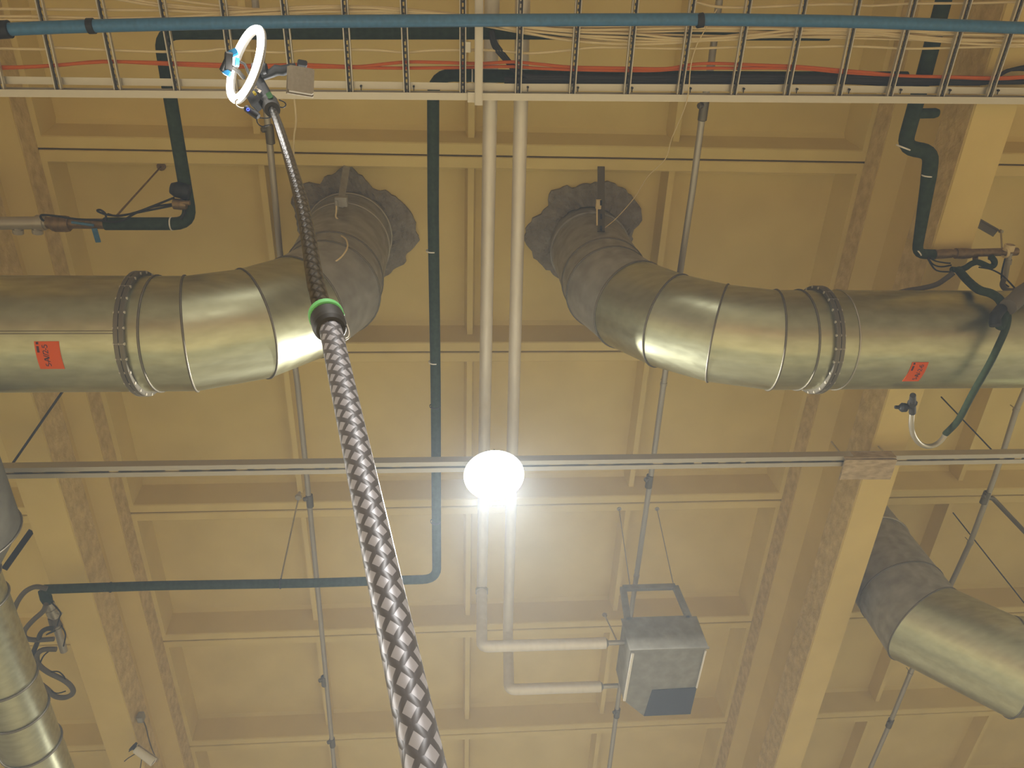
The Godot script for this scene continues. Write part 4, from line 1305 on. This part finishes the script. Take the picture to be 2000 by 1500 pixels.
func small_things() -> void:
	# bullet camera on the left roof beam
	var h := 4.6
	var o := thing("security_camera", "small white bullet security camera on the left roof beam", "camera", at(272, 1462, h))
	var b := Mb.new()
	var p := onx(270, 1467, -2.635)
	var q := onx(300, 1489, -2.50)
	var d := (q - p).normalized()
	b.lathe(p, d, [[0.0, -0.03], [0.028, -0.03], [0.032, -0.02], [0.034, 0.1], [0.036, p.distance_to(q)], [0.031, p.distance_to(q) + 0.002], [0.028, p.distance_to(q) - 0.004]], 20)
	part("body", b, M.white, o)
	b = Mb.new()
	b.lathe(q - d * 0.004, d, [[0.03, 0.0], [0.02, 0.001], [0, 0.001]], 20)
	part("lens", b, mat(c8(70, 56, 68), 0.15), o, "dark lens")
	b = Mb.new()
	b.bar(p - d * 0.02 + Vector3.UP * 0.034, q + d * 0.03 + Vector3.UP * 0.036, Vector3.UP, 0.06, 0.005)
	part("sun_shield", b, M.plate, o)
	b = Mb.new()
	b.lathe(p, Vector3(-0.9, 0.5, 0.6), [[0.0, 0.0], [0.02, 0.0], [0.018, 0.04], [0.04, 0.05], [0.04, 0.065], [0, 0.065]], 12)
	part("bracket", b, M.dark, o)
	var lead := [[268, 1470, 258, 1476, 250, 1481, 243, 1487], [264, 1460, 256, 1463, 252, 1468], [276, 1467, 277, 1480, 274, 1500, 272, 1515]]
	b = Mb.new()
	for c in lead:
		b.tube(smooth(P(c, 4.52), 4), 0.0045, 6)
	part("lead", b, M.dark, o)
	o = thing("junction_box", "small grey junction box on the left roof beam above the bullet camera", "box", onx(275, 1402, -2.66))
	b = Mb.new()
	b.box(onx(275, 1401, -2.66), Basis.IDENTITY, Vector3(0.05, 0.07, 0.06), 0.006)
	part("case", b, M.dusty, o)
	b = Mb.new()
	b.tube(smooth([onx(279, 1406, -2.65), onx(285, 1420, -2.66), onx(291, 1445, -2.66), onx(298, 1466, -2.62), onx(303, 1477, -2.52)], 4), 0.005, 6)
	part("lead", b, M.rubber, o)
	# slotted hangers beside the duct risers
	o = thing("damper_actuator", "grey damper actuator on a strap over the left duct riser", "actuator", at(668, 395, 5.1))
	b = Mb.new()
	b.bar(at(677, 326, HC), at(664, 403, 4.98), Vector3(0.3, 0.2, 1), 0.045, 0.012, 0.002)
	part("strap", b, M.dusty, o)
	b = Mb.new()
	b.box(at(667, 393, 5.0), Basis.IDENTITY, Vector3(0.08, 0.05, 0.06), 0.004)
	b.box(at(658, 400, 4.98), Basis.IDENTITY, Vector3(0.02, 0.03, 0.06), 0.003)
	part("case", b, M.dusty, o)
	b = Mb.new()
	b.tube(smooth(P3([657, 402, 4.96, 657, 412, 4.95, 656, 424, 4.95, 664, 431, 4.95]), 4), 0.006, 6)
	part("lead", b, M.cream, o)
	o = thing("damper_actuator", "slotted steel strap with white clip over the right duct riser", "actuator", at(1174, 420, 5.1))
	b = Mb.new()
	b.bar(at(1174, 326, HC), at(1174, 452, 5.0), Vector3(0.0, 0.2, 1), 0.05, 0.012, 0.002)
	part("strap", b, M.flange, o)
	b = Mb.new()
	for y in [395, 422, 445]:
		b.bar(at(1174, y - 4, 5.1 - (y - 395) * 0.002), at(1174, y + 6, 5.08 - (y - 395) * 0.002), Vector3(0, 0.2, 1), 0.014, 0.006, 0.001)
	part("slot", b, M.black, o)
	b = Mb.new()
	b.box(at(1169, 399, 5.12), Basis.IDENTITY, Vector3(0.035, 0.03, 0.06), 0.003)
	b.bar(at(1166, 403, 5.1), at(1166, 440, 5.0), Vector3(0, 0.2, 1), 0.01, 0.01, 0.001)
	part("clip", b, M.cream, o, "pale clip")
